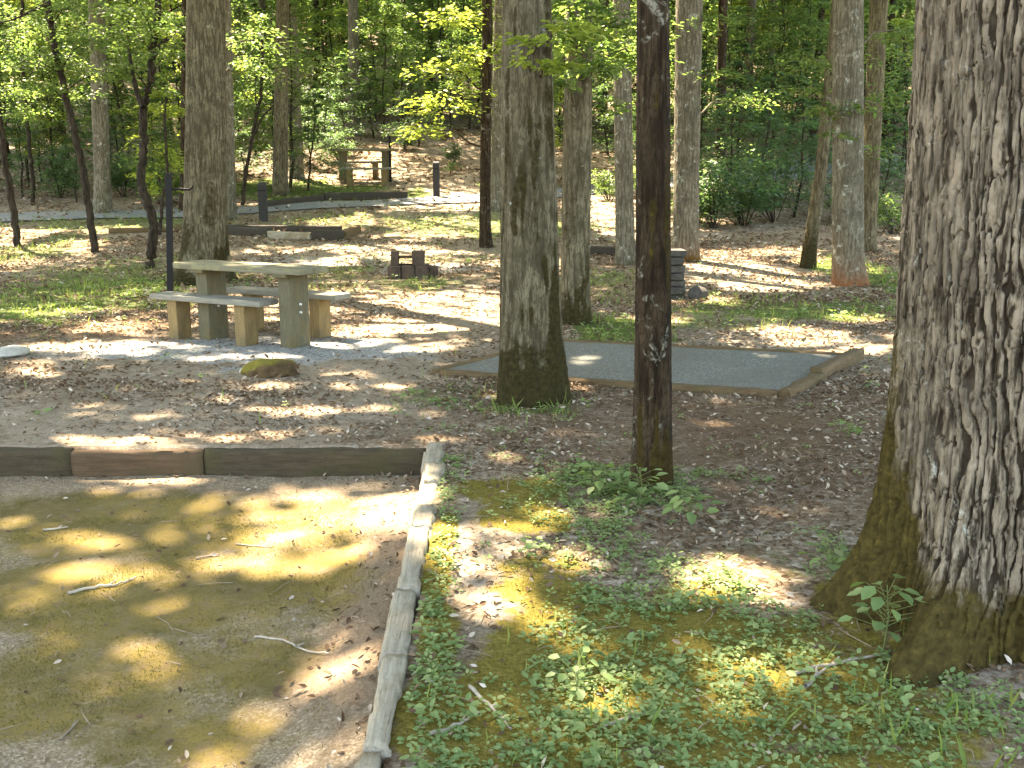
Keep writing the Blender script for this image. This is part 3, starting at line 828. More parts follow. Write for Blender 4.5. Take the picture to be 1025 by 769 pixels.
# ------------------------------------------------------------------ trunks
def bark_cells(u, v, nper, seed):
    """distance to the border between long bark plates, u wraps round after nper plates"""
    iu, iv = np.floor(u), np.floor(v)
    f1 = np.full(u.shape, 9.0); f2 = np.full(u.shape, 9.0)
    for a in (-1, 0, 1):
        for b in (-1, 0, 1):
            cu, cv = iu + a, iv + b
            cw = np.mod(cu, nper)
            jx = _hash(cw, cv, np.full_like(cu, seed)); jy = _hash(cw, cv, np.full_like(cu, seed + 31))
            d = np.hypot(cu + .1 + .8 * jx - u, cv + jy - v)
            f2 = np.where(d < f1, f1, np.minimum(f2, d)); f1 = np.minimum(f1, d)
    return f2 - f1

def trunk(name, axis, nth, zs, seed, mat, parent, plate=.04, plate_len=.25, depth=.006, lobes=(), flare_h=.35, moss=None, red=0.0, extra=(), lump_=.05, wobble=2.2, jig=.7, sharp=.42, rough=.7, ridges=False):
    """axis: list of (x, y, z, radius) in the tree's own space; zs: ring heights; extra: more tubes (limbs)"""
    ax = np.array(axis, float); zs = np.asarray(zs, float)
    cx, cy, r0 = [np.interp(zs, ax[:, 2], ax[:, k]) for k in (0, 1, 3)]
    th = np.arange(nth) / nth * 2 * math.pi
    T, Z = np.meshgrid(th, zs)
    R = np.repeat(r0[:, None], nth, 1)
    c, s = np.cos(T), np.sin(T)
    Rm = float(np.interp(1.2, ax[:, 2], ax[:, 3]))
    R = R * (1 + (fbm(c * 1.2 + seed, s * 1.2, Z * .7, 3) - .5) * lump_ * 2)
    zz = np.clip(Z, 0, None)
    for ang, amp, wid, hh in lobes:
        d = (T - ang + math.pi) % (2 * math.pi) - math.pi
        R = R + amp * np.exp(-(d / wid) ** 2) * np.exp(-zz / hh)
    nper = max(6, int(round(2 * math.pi * Rm / plate)))
    wob = (fbm(c * 2.5 + seed, s * 2.5, Z * 1.6, 3) - .5) * wobble
    U = T / (2 * math.pi) * nper + wob
    Vv = Z / plate_len + seed * 3.7
    U2 = U + (fbm(U * 1.3 + 100, Vv * 4.0, seed, 2) - .5) * jig
    fu = sstep(.0, sharp, bark_cells(U2, Vv, nper, seed))
    pv = np.zeros_like(R)
    if ridges:
        q = U + (fbm(U * .5 + 40, Vv * .9, seed, 2) - .5) * 1.9 + (fbm(U * 1.6, Vv * 3.2, seed + 4, 2) - .5) * .7
        d = np.abs(q - np.floor(q) - .5) * 2                       # 0 mid furrow line, 1 ridge line
        k = np.floor(q)
        v3 = Vv * 1.15 + 7.3 * _hash(np.mod(k, nper), np.zeros_like(k), np.full_like(k, 5)) + (d - .5) * .25 + (fbm(U * 2.2, Vv * 6, seed + 9, 2) - .5) * .5
        br = np.abs(v3 - np.floor(v3) - .5) * 2
        pv = _hash(np.mod(k, nper), np.floor(v3), np.full_like(k, 9)) - .5
        fr = (v3 - np.floor(v3))
        wv = .22 + .22 * (fbm(U * .8, Vv * 1.4, seed + 2, 2) - .5) * 2
        fu = sstep(.03, np.clip(wv, .12, .6), 1 - d) if False else sstep(0.05, 1.0, (d - .17) / np.clip(wv, .10, .6))
        fu = fu * (1 - .8 * sstep(.86, .98, br) * sstep(.25, .5, fbm(U * 1.1, Vv * 2.0, seed + 6, 2))) * (.82 + .25 * fr)
    fn = fbm(c * Rm * 60, s * Rm * 60, Z * 22 + seed, 3) - .5
    R = R + depth * (fu - .6) + depth * rough * fn
    if moss is None: mo = np.zeros_like(R)
    else: mo = np.clip(moss(T, Z, c, s), 0, 1)
    R = R + depth * .30 * pv
    fu = np.clip(fu + fn * .5 + pv * .12 * ridges, 0, 1) * (1 - .0 * mo)
    R = R + np.clip(mo - .4, 0, 1) * .012 * fbm(c * 14, s * 14, Z * 14, 3)
    X = cx[:, None] + R * c; Y = cy[:, None] + R * s
    V = np.stack([X, Y, Z], -1).reshape(-1, 3)
    nz = len(zs)
    i, j = np.meshgrid(np.arange(nz - 1), np.arange(nth), indexing='ij')
    Fc = np.stack([i * nth + j, i * nth + (j + 1) % nth, (i + 1) * nth + (j + 1) % nth, (i + 1) * nth + j], -1).reshape(-1, 4)
    n0 = len(V)
    parts = [(V, Fc)] + list(extra)
    V, Fc = join_arr(parts)
    fu_ = np.concatenate([fu.ravel(), np.ones(len(V) - n0) * .8])
    mo_ = np.concatenate([mo.ravel(), np.zeros(len(V) - n0)])
    rd = np.concatenate([(red * np.exp(-np.clip(Z, 0, None) / .22)).ravel(), np.zeros(len(V) - n0)])
    me = mesh_np(name, V, Fc, point_attr={'furrow': fu_, 'moss': mo_, 'red': rd})
    return obj(name, me, mat, parent)

def zlist(ztop, fine_to, dz, dz_top):
    return np.concatenate([np.arange(-.25, fine_to, dz), np.arange(fine_to, ztop + dz_top, dz_top)])

def limbs(rng, axis, ztop, rtop, n, reach, z0):
    out = []
    ax = np.array(axis)
    for k in range(n):
        z = rng.uniform(z0, ztop)
        a = rng.uniform(0, 2 * math.pi); L = rng.uniform(.5, 1.0) * reach
        b = np.array([np.interp(z, ax[:, 2], ax[:, 0]), np.interp(z, ax[:, 2], ax[:, 1]), z])
        d = np.array([math.cos(a), math.sin(a), .55])
        pts = [b + d * L * t + np.array([rng.normal(0, .25), rng.normal(0, .25), rng.normal(0, .2)]) * t * L * .3 for t in np.linspace(0, 1, 6)]
        out.append(tube(pts, np.linspace(rtop * .55, .02, 6), 6))
    return out

GAPKEEP = .03
def canopy_points(rng, cen, rad, half, nclump, per, spread=.8):
    """leaf places for a high crown, thinned where the sun comes through to the floor"""
    q = rng.normal(0, 1, (nclump, 3)); q /= np.linalg.norm(q, axis=1, keepdims=True)
    q *= (rng.random((nclump, 1)) ** .4)
    C = cen + q * np.array([rad, rad, half])
    P = (C[:, None] + rng.normal(0, 1, (nclump, per, 3)) * np.array([spread, spread, spread * .5])).reshape(-1, 3)
    return P

def open_to_sun(P, base):
    """drop the leaves that would stand in the way of the sunlit spots"""
    W = P + np.asarray(base)
    t = (W[:, 2] - 0.0) / SUN[2]
    for _ in range(3):
        gx, gy = W[:, 0] - SUN[0] * t, W[:, 1] - SUN[1] * t
        t = (W[:, 2] - floor_z(gx, gy)) / SUN[2]
    m = lit(gx, gy)
    return P[RNG.random(len(P)) > m * (1 - GAPKEEP)]

def spray_points(rng, cen, R, n, thick=.10, droop=.12):
    """one flat layered bough: leaves set along twigs that fan out from cen"""
    k = max(5, int(n / 14))
    a0 = rng.uniform(0, 6.28)
    ang = a0 + rng.uniform(-2.6, 2.6, k); ln = R * rng.uniform(.5, 1.1, k)
    per = int(n / k)
    t = rng.random((k, per)) ** .7
    x = np.cos(ang)[:, None] * ln[:, None] * t + rng.normal(0, R * .09, (k, per))
    y = np.sin(ang)[:, None] * ln[:, None] * t + rng.normal(0, R * .09, (k, per))
    z = -droop * R * t ** 2 + rng.normal(0, thick * R, (k, per)) * .6 + rng.normal(0, thick * R, (k, 1))
    P = np.stack([x, y, z], -1).reshape(-1, 3) + cen
    A = np.stack([np.cos(ang)[:, None] + rng.normal(0, .6, (k, per)), np.sin(ang)[:, None] + rng.normal(0, .6, (k, per)), rng.normal(-.15, .25, (k, per))], -1).reshape(-1, 3)
    return P, A

def px_axis(base, top, w0, w1, y, ztop, kink=None):
    """axis of a trunk seen at the given picture columns, standing upright at depth y"""
    zg = base[2]
    t = at_y(top[0], top[1], y) - base
    m0, m1 = pxm(y, zg), pxm(y, zg + t[2])
    r0, r1 = w0 * m0 / 2, w1 * m1 / 2
    sl = np.array([t[0] / t[2], 0.0])
    out = [(-sl[0] * .3, 0, -.3, r0)]
    out.append((0, 0, 0, r0))
    if kink:
        for (kx, ky) in kink:
            kk = at_y(kx, ky, y) - base
            f = kk[2] / t[2]
            out.append((kk[0], 0, kk[2], r0 + (r1 - r0) * f))
    out.append((t[0], 0, t[2], r1))
    x, z = t[0], t[2]
    if ztop > z + .5:
        r_end = max(r1 * .25, .03)
        out.append((x + sl[0] * (ztop - z) * .3, .2, z + (ztop - z) * .5, r1 * .72))
        out.append((x + sl[0] * (ztop - z) * .35, .1, ztop, r_end))
    return out

def hero(name, base, axis, mat, label, group, seed, nth, fine_to, dz, plate, plate_len, depth, lobes, moss, crown=None, sprays=(), spray_mat='spray', leaf=.085, red=0.0, ztop=None):
    rng = np.random.default_rng(seed + 100)
    t = thing(name, label, 'tree', base, 0, group)
    ztop = axis[-1][2]
    ex = []
    if crown:
        ex = limbs(rng, axis, ztop, axis[-2][3], 9, crown[1] * .8, max(crown[0] - crown[2] * .9, ztop * .5))
    PP, AA = [], []
    ax = np.array(axis)
    for (px, py, dy, R, n) in sprays:
        c = at_y(px, py, base[1] + dy) - base
        zb = max(.5, c[2] - R * .5)
        st = np.array([np.interp(zb, ax[:, 2], ax[:, 0]), np.interp(zb, ax[:, 2], ax[:, 1]), zb])
        mid = st + (c - st) * .5 + np.array([0, 0, .12 * np.linalg.norm(c - st)])
        ex.append(tube([st, (st + mid) / 2 + rng.normal(0, .04, 3), mid, (mid + c) / 2 + rng.normal(0, .04, 3), c], np.linspace(.022, .007, 5), 5))
        P, A = spray_points(rng, c, R, int(n * 1.7))
        PP.append((P, A))
    trunk('trunk', axis, nth, zlist(ztop, min(fine_to, ztop - .3), dz, .25), seed, mat, t, plate, plate_len, depth, lobes, moss=moss, red=red, extra=ex)
    if crown:
        ch, cr, cv, ncl, per = crown
        P = canopy_points(rng, np.array([axis[-1][0], axis[-1][1], ch]), cr, cv, ncl, per)
        P = open_to_sun(P, base)
        me = leaves('crown', P, rdir(len(P)), rnorm(len(P), .55), rng.uniform(.17, .27, len(P)), fine=False, wide=1.25)
        obj('crown', me, M['canopy'], t)
    for P, A in PP:
        me = leaves('foliage', P, A, rnorm(len(P), .4), rng.uniform(.7, 1.2, len(P)) * leaf, fine=True)
        obj('foliage', me, M[spray_mat], t)
    return t

def moss_base(h, amt, seed, side=None, patch=0.0):
    def f(T, Z, c, s):
        n = fbm(c * 1.8 + seed, s * 1.8, Z * 1.5, 3)
        m = amt * np.exp(-np.clip(Z, 0, None) / h) + patch * sstep(.52, .66, n)
        if side is not None: m = m * (.55 + .45 * np.cos(T - side)) + .1 * amt * np.exp(-np.clip(Z, 0, None) / h)
        return m
    return f

BIGC = (13.5, 5.5, 4.5, 150, 120)
# the great ridged oak in the foreground
b = np.array([1.90, 3.50, gz(1.9, 3.5)])
axis = [(.02, 0, -.3, .385), (.01, 0, 0, .395), (-.02, 0, .6, .43), (-.06, 0, 1.2, .43), (-.10, 0, 2.4, .415), (-.18, .0, 4.0, .38), (-.2, .2, 9, .28), (-.2, .3, 14, .10)]
def oak_moss(T, Z, c, s):
    n = fbm(c * 2.2 + 5, s * 2.2, Z * 2.0, 3)
    west = np.exp(-(((T - math.pi * 1.02 + math.pi) % (2 * math.pi) - math.pi) / .62) ** 2)
    south = np.exp(-(((T - math.pi * 1.36 + math.pi) % (2 * math.pi) - math.pi) / .50) ** 2)
    zz = np.clip(Z, 0, None)
    n2 = fbm(c * 5 + 2, s * 5, Z * 4.0, 3) - .5
    return (1.0 + n2 * 1.1) * (.95 * west * np.exp(-(zz / .62) ** 2) + 1.0 * np.exp(-((T - math.pi * .92) / .30) ** 2) * np.exp(-(zz / 1.25) ** 2) + .75 * south * np.exp(-(zz / .30) ** 2) + .45 * np.exp(-(zz / .16) ** 2)) + .25 * sstep(.6, .7, n) * np.exp(-zz / 1.2)
t = thing('oak_tree', 'huge oak with ridged grey bark and mossy roots, cut by the photo edge', 'tree', b)
zs = np.concatenate([np.arange(-.2, 2.5, .0062), np.arange(2.5, 14.2, .2)])
rng = np.random.default_rng(3)
trunk('trunk', axis, 620, zs, 2, M['bark_oak'], t, .032, .20, .020,
      lobes=[(math.pi * .955, .25, .27, .26), (math.pi * 1.215, .42, .20, .22), (math.pi * 1.54, .22, .24, .22), (0.2, .2, .5, .3), (math.pi * .55, .2, .5, .3), (math.pi * 1.0, .11, .8, .75)],
      moss=oak_moss, extra=limbs(rng, axis, 13.5, .26, 10, 5, 7), lump_=.035, wobble=1.6, rough=.85, ridges=True)
P = open_to_sun(canopy_points(rng, np.array([.4, .3, 13.5]), 6.0, 4.5, 170, 120), b)
obj('crown', leaves('crown', P, rdir(len(P)), rnorm(len(P), .55), rng.uniform(.17, .27, len(P)), fine=False, wide=1.25), M['canopy'], t)

HG = 'tall trees around the picnic table'
def H_(label, bpx, bpy, w0, top, w1, mat, seed, nth=96, fine_to=3.2, dz=.02, plate=.028, plate_len=.16, depth=.007, flare=.06, moss=None, crown=BIGC, sprays=(), ztop=16.5, y=None, kink=None, name='tall_tree', fh=.3, **kw):
    b = at(bpx, bpy)
    if y is not None: b = at_y(bpx, bpy, y)
    b = np.array([b[0], b[1] + w0 * pxm(b[1], b[2]) / 2, 0.0]); b[2] = gz(b[0], b[1])
    b[0] = at_y(bpx, bpy, b[1])[0]
    ax = px_axis(b, top, w0, w1, b[1], ztop, kink)
    plate, plate_len, depth = plate * .55, plate_len * .6, depth * .6
    rr = np.random.default_rng(seed)
    lob = [(rr.uniform(0, 6.28), flare * rr.uniform(.6, 1.3), rr.uniform(.4, .7), fh * rr.uniform(.7, 1.3)) for _ in range(5)]
    return hero(name, b, ax, mat, label, HG, seed, nth, fine_to, dz, plate, plate_len, depth, lob, moss, crown, sprays, **kw)

H_('grey trunk with dark moss climbing its base, beside the gravel pad', 530, 405, 60, (528, 0), 48, M['bark_grey'], 21, 280, 2.9, .009, .024, .17, .011, .055,
   moss=moss_base(.62, .95, 3.3, patch=.55), spray_mat='bright', leaf=.07, sprays=[(548, 42, -.55, .26, 50), (528, 60, -.5, .2, 30), (578, 25, -.4, .3, 60), (560, 66, -.45, .2, 40)], fh=.5)  # lighter leaf colour put in to offset the shade on these boughs
H_('slim dark trunk standing in leafy seedlings before the gravel pad', 654, 488, 37, (654, 0), 32, M['bark_dark'], 22, 180, 2.2, .010, .020, .10, .005, .012,
   moss=moss_base(.6, .5, 1.3, patch=.5), crown=(12.5, 4.0, 3.5, 90, 110), ztop=14)
H_('tall grey trunk with a flared foot just behind the closer picnic table', 206, 283, 43, (206, 0), 37, M['bark_grey'], 23, 140, 5.2, .02, .05, .4, .012, .17, moss=moss_base(.5, .7, 6.1, patch=.45), sprays=[(255, 40, .6, .8, 170), (250, 70, .8, .6, 120), (170, 30, .5, .6, 110)], ztop=18)
H_('greenish grey trunk just right of the mossy trunk, with broad leaves hanging over it', 575, 325, 30, (580, 0), 27, M['bark_grey'], 24, 120, 4.0, .016, .03, .25, .007, .03, moss=moss_base(.6, .75, 8.1, patch=.35),
   sprays=[(575, 35, -.6, .5, 260), (600, 66, -.5, .5, 260), (562, 84, -.8, .38, 170), (622, 20, -.3, .6, 260), (545, 104, -.5, .3, 80), (605, 104, .2, .4, 130), (590, 48, .4, .6, 220), (570, 8, -.6, .5, 240), (630, 55, .3, .5, 170)], leaf=.08)
H_('pale straight trunk between the leafy trunk and the slim dark trunk', 626, 265, 19, (622, 0), 17, M['bark_pale'], 25, 72, 5.5, .03, .04, .3, .008, .05, moss=moss_base(.3, .5, 2.1), sprays=[(610, 40, .2, .7, 140), (640, 15, .3, .7, 140)])
H_('broad pale trunk right behind the slim dark trunk and the stacked stones', 686, 262, 25, (690, 0), 26, M['bark_pale'], 26, 100, 5.8, .025, .045, .4, .012, .05, moss=moss_base(.3, .7, 4.1), red=.6, sprays=[(715, 72, -.4, .5, 80), (705, 20, -.2, .7, 130), (735, 100, .5, .8, 150)])
H_('pale trunk with a rusty red foot at the edge of the sunny clearing', 848, 286, 31, (849, 0), 29, M['bark_pale'], 27, 120, 5.2, .02, .04, .3, .010, .06, moss=moss_base(.25, .35, 9.2), red=1.0,
   sprays=[(840, 108, -.5, .5, 120), (880, 95, .2, .7, 160), (900, 30, .2, .6, 140), (815, 60, .6, .6, 120), (870, 150, .6, .5, 90), (835, 135, -.6, .3, 40)])
H_('grey trunk standing behind the pale trunk with the rusty foot', 867, 252, 17, (880, 0), 17, M['bark_grey'], 28, 64, 6, .03, .05, .3, .01, .04, moss=moss_base(.3, .5, 5.2))
H_('thin dark straight trunk on the grass verge between the fire grill and the mossy trunk', 485, 248, 11, (488, 0), 10, M['bark_dark'], 29, 48, 6.5, .03, .03, .2, .008, .03, moss=moss_base(.3, .3, 7.7), crown=(14, 4.5, 4, 100, 100),
   sprays=[(445, 100, -.6, 1.0, 200), (470, 55, -.3, 1.0, 220), (455, 15, 0, 1.0, 220), (425, 130, -.3, .7, 120), (510, 40, .4, .8, 150), (440, 70, .6, .9, 160)], spray_mat='bright', leaf=.11)
H_('pale slender trunk just behind the thin dark straight trunk', 497, 212, 12, (500, 0), 11, M['bark_pale'], 30, 48, 7, .04, .04, .3, .008, .03, moss=None)
H_('thin leaning mossy trunk at the back of the sunny clearing', 807, 268, 13, (838, 0), 10, M['bark_grey'], 31, 48, 5, .03, .03, .2, .006, .05, moss=moss_base(1.0, .9, 3.9), crown=None, ztop=4.2, kink=[(812, 235), (822, 170)], red=.5, sprays=[(835, 60, .2, .8, 150), (800, 90, .2, .7, 120)])
H_('pale grey trunk standing across the road behind the leaning sapling', 104, 214, 16, (96, 0), 15, M['bark_pale'], 32, 64, 7, .03, .05, .4, .01, .07, moss=moss_base(.5, .4, 1.9), sprays=[(95, 95, -.6, .8, 130), (120, 60, -.8, .8, 140)])
H_('pale slim trunk close beside the tall grey trunk behind the table', 229, 220, 15, (225, 0), 12, M['bark_pale'], 33, 56, 7, .03, .04, .3, .008, .06, moss=moss_base(.3, .4, 2.9))
H_('dark slim trunk almost hidden beside the tall grey trunk, above the road', 184, 212, 8, (186, 0), 8, M['bark_dark'], 34, 40, 7, .05, .04, .3, .008, .02, crown=None, ztop=12)
H_('grey trunk on the grassy bank past the first bollard', 280, 196, 15, (283, 0), 12, M['bark_grey'], 35, 64, 8, .03, .05, .4, .01, .07, moss=moss_base(.4, .5, 3.2), sprays=[(268, 50, .4, 1.0, 170)])
H_('pale grey trunk further back on the grassy bank near the distant table', 297, 179, 15, (290, 0), 12, M['bark_pale'], 36, 64, 9, .03, .05, .4, .01, .07, moss=moss_base(.4, .4, 6.2), sprays=[(315, 65, .4, 1.2, 190), (335, 75, -.8, .8, 150)])

# thin saplings
SG = 'thin dark saplings along the grass'
def sapling(label, bx, by, path, w0, w1, sprays, seed, fork=None, mat='spray', leaf=.085, name='sapling'):
    b = at(bx, by)
    rng = np.random.default_rng(seed)
    t = thing(name, label, 'sapling', b, 0, SG)
    m = pxm(b[1], b[2])
    pts = [np.array([0, 0, -.25])] + [at_y(x, y, b[1] + .04 * k) - b for k, (x, y) in enumerate(path)]
    d = np.array(pts)
    tt = np.linspace(0, len(d) - 1, len(d) * 7)
    D = np.stack([np.interp(tt, np.arange(len(d)), d[:, k]) for k in range(3)], -1)
    for _ in range(5): D[1:-1] = (D[:-2] + 2 * D[1:-1] + D[2:]) / 4
    D[1:-1] += rng.normal(0, .012, D[1:-1].shape)
    rr = np.interp(tt, [0, 1, len(d) - 1], [w0 * m * .62, w0 * m * .5, w1 * m * .5])
    parts = [tube(D, rr, 12)]
    for fk in fork or []:
        q = np.array([at_y(x, y, b[1] + .1 * k) - b for k, (x, y) in enumerate(fk)])
        s = np.linspace(0, len(q) - 1, len(q) * 6)
        q = np.stack([np.interp(s, np.arange(len(q)), q[:, k]) for k in range(3)], -1)
        for _ in range(3): q[1:-1] = (q[:-2] + 2 * q[1:-1] + q[2:]) / 4
        parts.append(tube(q, np.linspace(w1 * m * .5, .012, len(q)), 8))
    PP, AA = [], []
    for (px, py, dy, R, n) in sprays:
        c = at_y(px, py, b[1] + dy) - b
        k = int(np.argmin(np.linalg.norm(D - (c - np.array([0, 0, R * .4])), axis=1))); st = D[k]
        mid = (st + c) / 2 + np.array([0, 0, .1])
        parts.append(tube([st, mid, c], [.016, .011, .006], 5))
        P, A = spray_points(rng, c, R, int(n * 2.0)); PP.append(P); AA.append(A)
    V, Fc = join_arr(parts)
    obj('trunk', mesh_np('trunk', V, Fc, point_attr={'furrow': np.ones(len(V)), 'moss': np.full(len(V), .15), 'red': np.zeros(len(V))}), M['bark_thin'], t)
    P = np.concatenate(PP); A = np.concatenate(AA)
    obj('crown', leaves('crown', P, A, rnorm(len(P), .4), rng.uniform(.7, 1.25, len(P)) * leaf, fine=True), M[mat], t)
    return t
sapling('dark sapling leaning steeply across the pale trunk on the grass', 95, 252, [(95, 252), (90, 215), (83, 170), (72, 120), (61, 75), (52, 35), (46, -10), (44, -50)], 7.5, 5,
        [(55, 60, .2, .8, 230), (90, 40, -.3, .8, 230), (30, 30, .3, .9, 230), (75, 5, 0, .9, 230), (105, 75, .3, .6, 130), (40, 85, -.5, .6, 120), (20, 60, -.5, .7, 150)], 41, fork=[[(51, 22), (50, 2), (36, 9), (14, 20), (-6, 24)]])
sapling('crooked dark sapling that forks halfway up, left of the lantern post', 150, 268, [(150, 268), (152, 245), (155, 225), (147, 200), (140, 180), (144, 150), (143, 108), (150, 85), (152, 55), (158, 20), (160, -40)], 10, 6,
        [(150, 40, .3, .7, 190), (175, 55, -.3, .5, 130), (120, 30, .2, .7, 190), (140, 10, -.4, .8, 220), (180, 20, .4, .7, 170), (125, 70, -.3, .4, 90), (160, 90, .4, .35, 60)], 42,
        fork=[[(143, 108), (136, 90), (131, 65), (128, 40), (130, 5)], [(152, 60), (160, 45), (172, 36), (185, 20)]])
sapling('thin dark sapling leaning at the very edge of the grass, cut by the photo edge', 18, 246, [(18, 246), (14, 215), (9, 185), (4, 155), (1, 125), (-4, 90), (-8, 50), (-10, -20)], 7, 5,
        [(10, 90, 0, .7, 170), (30, 110, -.4, .6, 130), (-10, 60, .2, .8, 150), (20, 15, .3, .9, 200), (10, 45, -.6, .7, 150)], 43)
sapling('very thin sapling in the shade behind the two leaning ones', 33, 205, [(33, 205), (33, 180), (30, 150), (25, 100), (22, 50), (22, 0)], 4, 3,
        [(25, 120, 0, .8, 140), (40, 90, .3, .9, 170), (15, 70, .2, .9, 170), (50, 60, -.4, .8, 150)], 44)
sapling('thin twisted sapling in front of the grey trunk on the far bank', 243, 205, [(243, 205), (245, 180), (250, 150), (256, 120), (262, 90), (262, 40)], 4, 3,
        [(262, 85, .1, .8, 150), (248, 105, -.3, .6, 90), (275, 60, .2, .9, 170), (250, 40, .2, .9, 170)], 45, fork=[[(252, 140), (262, 118), (274, 105)]])
sapling('thin sapling with bright leaves beside the lantern post', 160, 235, [(160, 235), (162, 205), (168, 170), (165, 130), (166, 90)], 3.5, 2,
        [(165, 110, .2, .7, 130), (155, 150, .3, .7, 110), (172, 165, .3, .6, 110), (160, 190, .4, .5, 80), (150, 175, .6, .5, 70)], 46, mat='bright')

# unseen tall trees added so that their crowns shade the camp site
FG = 'unseen trees added to shade the site'
def added_shade_tree(x, y, seed, label, cr=6.0, r=.22, h=17):
    rng = np.random.default_rng(seed)
    b = np.array([x, y, gz(x, y)])
    axis = [(0, 0, -.3, r * 1.15), (0, 0, 0, r * 1.1), (.05, 0, 2, r), (.2, .1, h * .6, r * .75), (.3, .2, h, r * .2)]
    t = thing('tall_tree', label, 'tree', b, 0, FG)
    trunk('trunk', axis, 28, zlist(h, 2, .15, .5), seed, M['bark_grey'], t, .06, .4, .01, [(a, .08, .5, .3) for a in (0, 1.9, 4)], moss=moss_base(.4, .5, seed), extra=limbs(rng, axis, h * .9, r * .7, 8, cr * .8, h * .5))
    P = open_to_sun(canopy_points(rng, np.array([.3, .2, h * .80]), cr, 4.2, 150, 120), b)
    obj('crown', leaves('crown', P, rdir(len(P)), rnorm(len(P), .55), rng.uniform(.17, .27, len(P)), fine=False, wide=1.25), M['canopy'], t)
    return t
for k, (x, y) in enumerate([(-9.5, 7.5), (-6.0, 4.2), (-13, 12), (-16, 19), (-20, 26), (-11.5, 3), (-7.8, 11.6), (13, 12), (9.5, 6.5), (-20, 34), (-27, 40), (-24, 32), (-30, 48), (-17, 27), (1.9, 34), (4.5, 33), (-13.8, 34.5), (-9.6, 33.5)]):
    added_shade_tree(x, y, 200 + k, 'added grey tree standing outside the photo that shades the camp site' if abs(x) > .52 * y + 1 else ('added shade tree hidden behind the leafy middle trunk', 'added shade tree hidden behind the slim dark trunk', 'added shade tree hidden behind the pale trunk across the road', 'added shade tree hidden behind the tall grey trunk by the table')[k - 14])
#FOREST#
# ------------------------------------------------------------------ the wood behind: small layered trees, shrubs, trunks
def zone(x, y, z):
    """where a thing stands, named by what one can find near it"""
    zc = y * CT - (z - EYE) * ST
    if zc < 1: return 'outside the photo'
    px = CX + F * x / zc
    for lim, nm in ((0, 'outside the frame past the saplings'), (60, 'behind the edge saplings'), (130, 'around the pale trunk across the road'), (180, 'behind the forked sapling'), (245, 'behind the tall grey trunk'),
                    (310, 'beside the two trunks on the bank'), (345, 'uphill from the black pad timber'), (400, 'above the distant picnic table'), (470, 'above the second bollard'), (515, 'behind the thin dark straight trunk'),
                    (560, 'behind the mossy trunk'), (600, 'behind the leafy trunk'), (640, 'behind the pale straight trunk'), (672, 'behind the slim dark trunk'), (720, 'beside the broad pale trunk'),
                    (770, 'in the thicket behind the clearing'), (810, 'behind the leaning mossy trunk'), (862, 'behind the rusty footed trunk'), (915, 'between the rusty footed trunk and the oak'), (1025, 'behind the great oak')):
        if px < lim: return nm
    return 'outside the frame past the oak'
def far_word(y):
    return 'near the road' if y < 33 else ('on the lower slope' if y < 44 else ('on the middle slope' if y < 58 else 'high on the slope'))

def under_tree(name, label, h, layers, nleaf, leaf, mat, seed, spread=1.5, z0=.8, r=.035, group=None, thick=.1, conical=False):
    rng = np.random.default_rng(seed)
    t = thing(name, label, 'small tree', (0, 0, 0), 0, group)
    x = np.cumsum(rng.normal(0, .06, 12)); y = np.cumsum(rng.normal(0, .06, 12)); z = np.linspace(-.3, h, 12)
    st = np.stack([x, y, z], -1); parts = [tube(st, np.linspace(r * 1.2, .008, 12), 8)]
    PP, AA = [], []
    for k in range(layers):
        zz = z0 + (h - z0) * (k + rng.random()) / layers
        f = (zz - z0) / (h - z0)
        sp = spread * ((1.05 - f) if conical else (1 - (2 * f - .9) ** 2 * .55))
        a = k * 2.4 + rng.normal(0, .5); d = sp * rng.uniform(.35, .8)
        s = np.array([np.interp(zz, z, x), np.interp(zz, z, y), zz]); c = s + np.array([math.cos(a) * d, math.sin(a) * d, .12 * d])
        parts.append(tube([s - np.array([0, 0, .15]), (s + c) / 2 + np.array([0, 0, .06]), c], [.016, .011, .005], 5))
        P, A = spray_points(rng, c, sp * .62, nleaf // layers, thick); PP.append(P); AA.append(A)
    V, Fc = join_arr(parts)
    obj('trunk', mesh_np('trunk', V, Fc, point_attr={'furrow': np.ones(len(V)), 'moss': np.full(len(V), .1), 'red': np.zeros(len(V))}), M['bark_thin'], t)
    P = np.concatenate(PP); A = np.concatenate(AA)
    obj('crown', leaves('crown', P, A, rnorm(len(P), .4), rng.uniform(.7, 1.3, len(P)) * leaf, fine=False), M[mat], t)
    return t

def shrub(name, label, h, rad, nleaf, leaf, mat, seed, group=None):
    rng = np.random.default_rng(seed)
    t = thing(name, label, 'shrub', (0, 0, 0), 0, group)
    parts, PP, AA = [], [], []
    for k in range(11):
        a = rng.uniform(0, 6.28); d = rad * rng.uniform(.1, .9); hh = h * rng.uniform(.35, 1)
        e = np.array([math.cos(a) * d, math.sin(a) * d, hh])
        parts.append(tube([(0, 0, -.15), e * .5 + rng.normal(0, .05, 3), e], [.016, .011, .005], 5))
        for f in (.65, 1.0):
            P, A = spray_points(rng, e * f, rad * .42, nleaf // 22, .16); PP.append(P); AA.append(A)
    V, Fc = join_arr(parts)
    obj('stems', mesh_np('stems', V, Fc, point_attr={'furrow': np.ones(len(V)), 'moss': np.full(len(V), .1), 'red': np.zeros(len(V))}), M['bark_thin'], t)
    P = np.concatenate(PP); A = np.concatenate(AA)
    obj('foliage', leaves('foliage', P, A, rnorm(len(P), .5), rng.uniform(.7, 1.3, len(P)) * leaf, fine=False), M[mat], t)
    return t

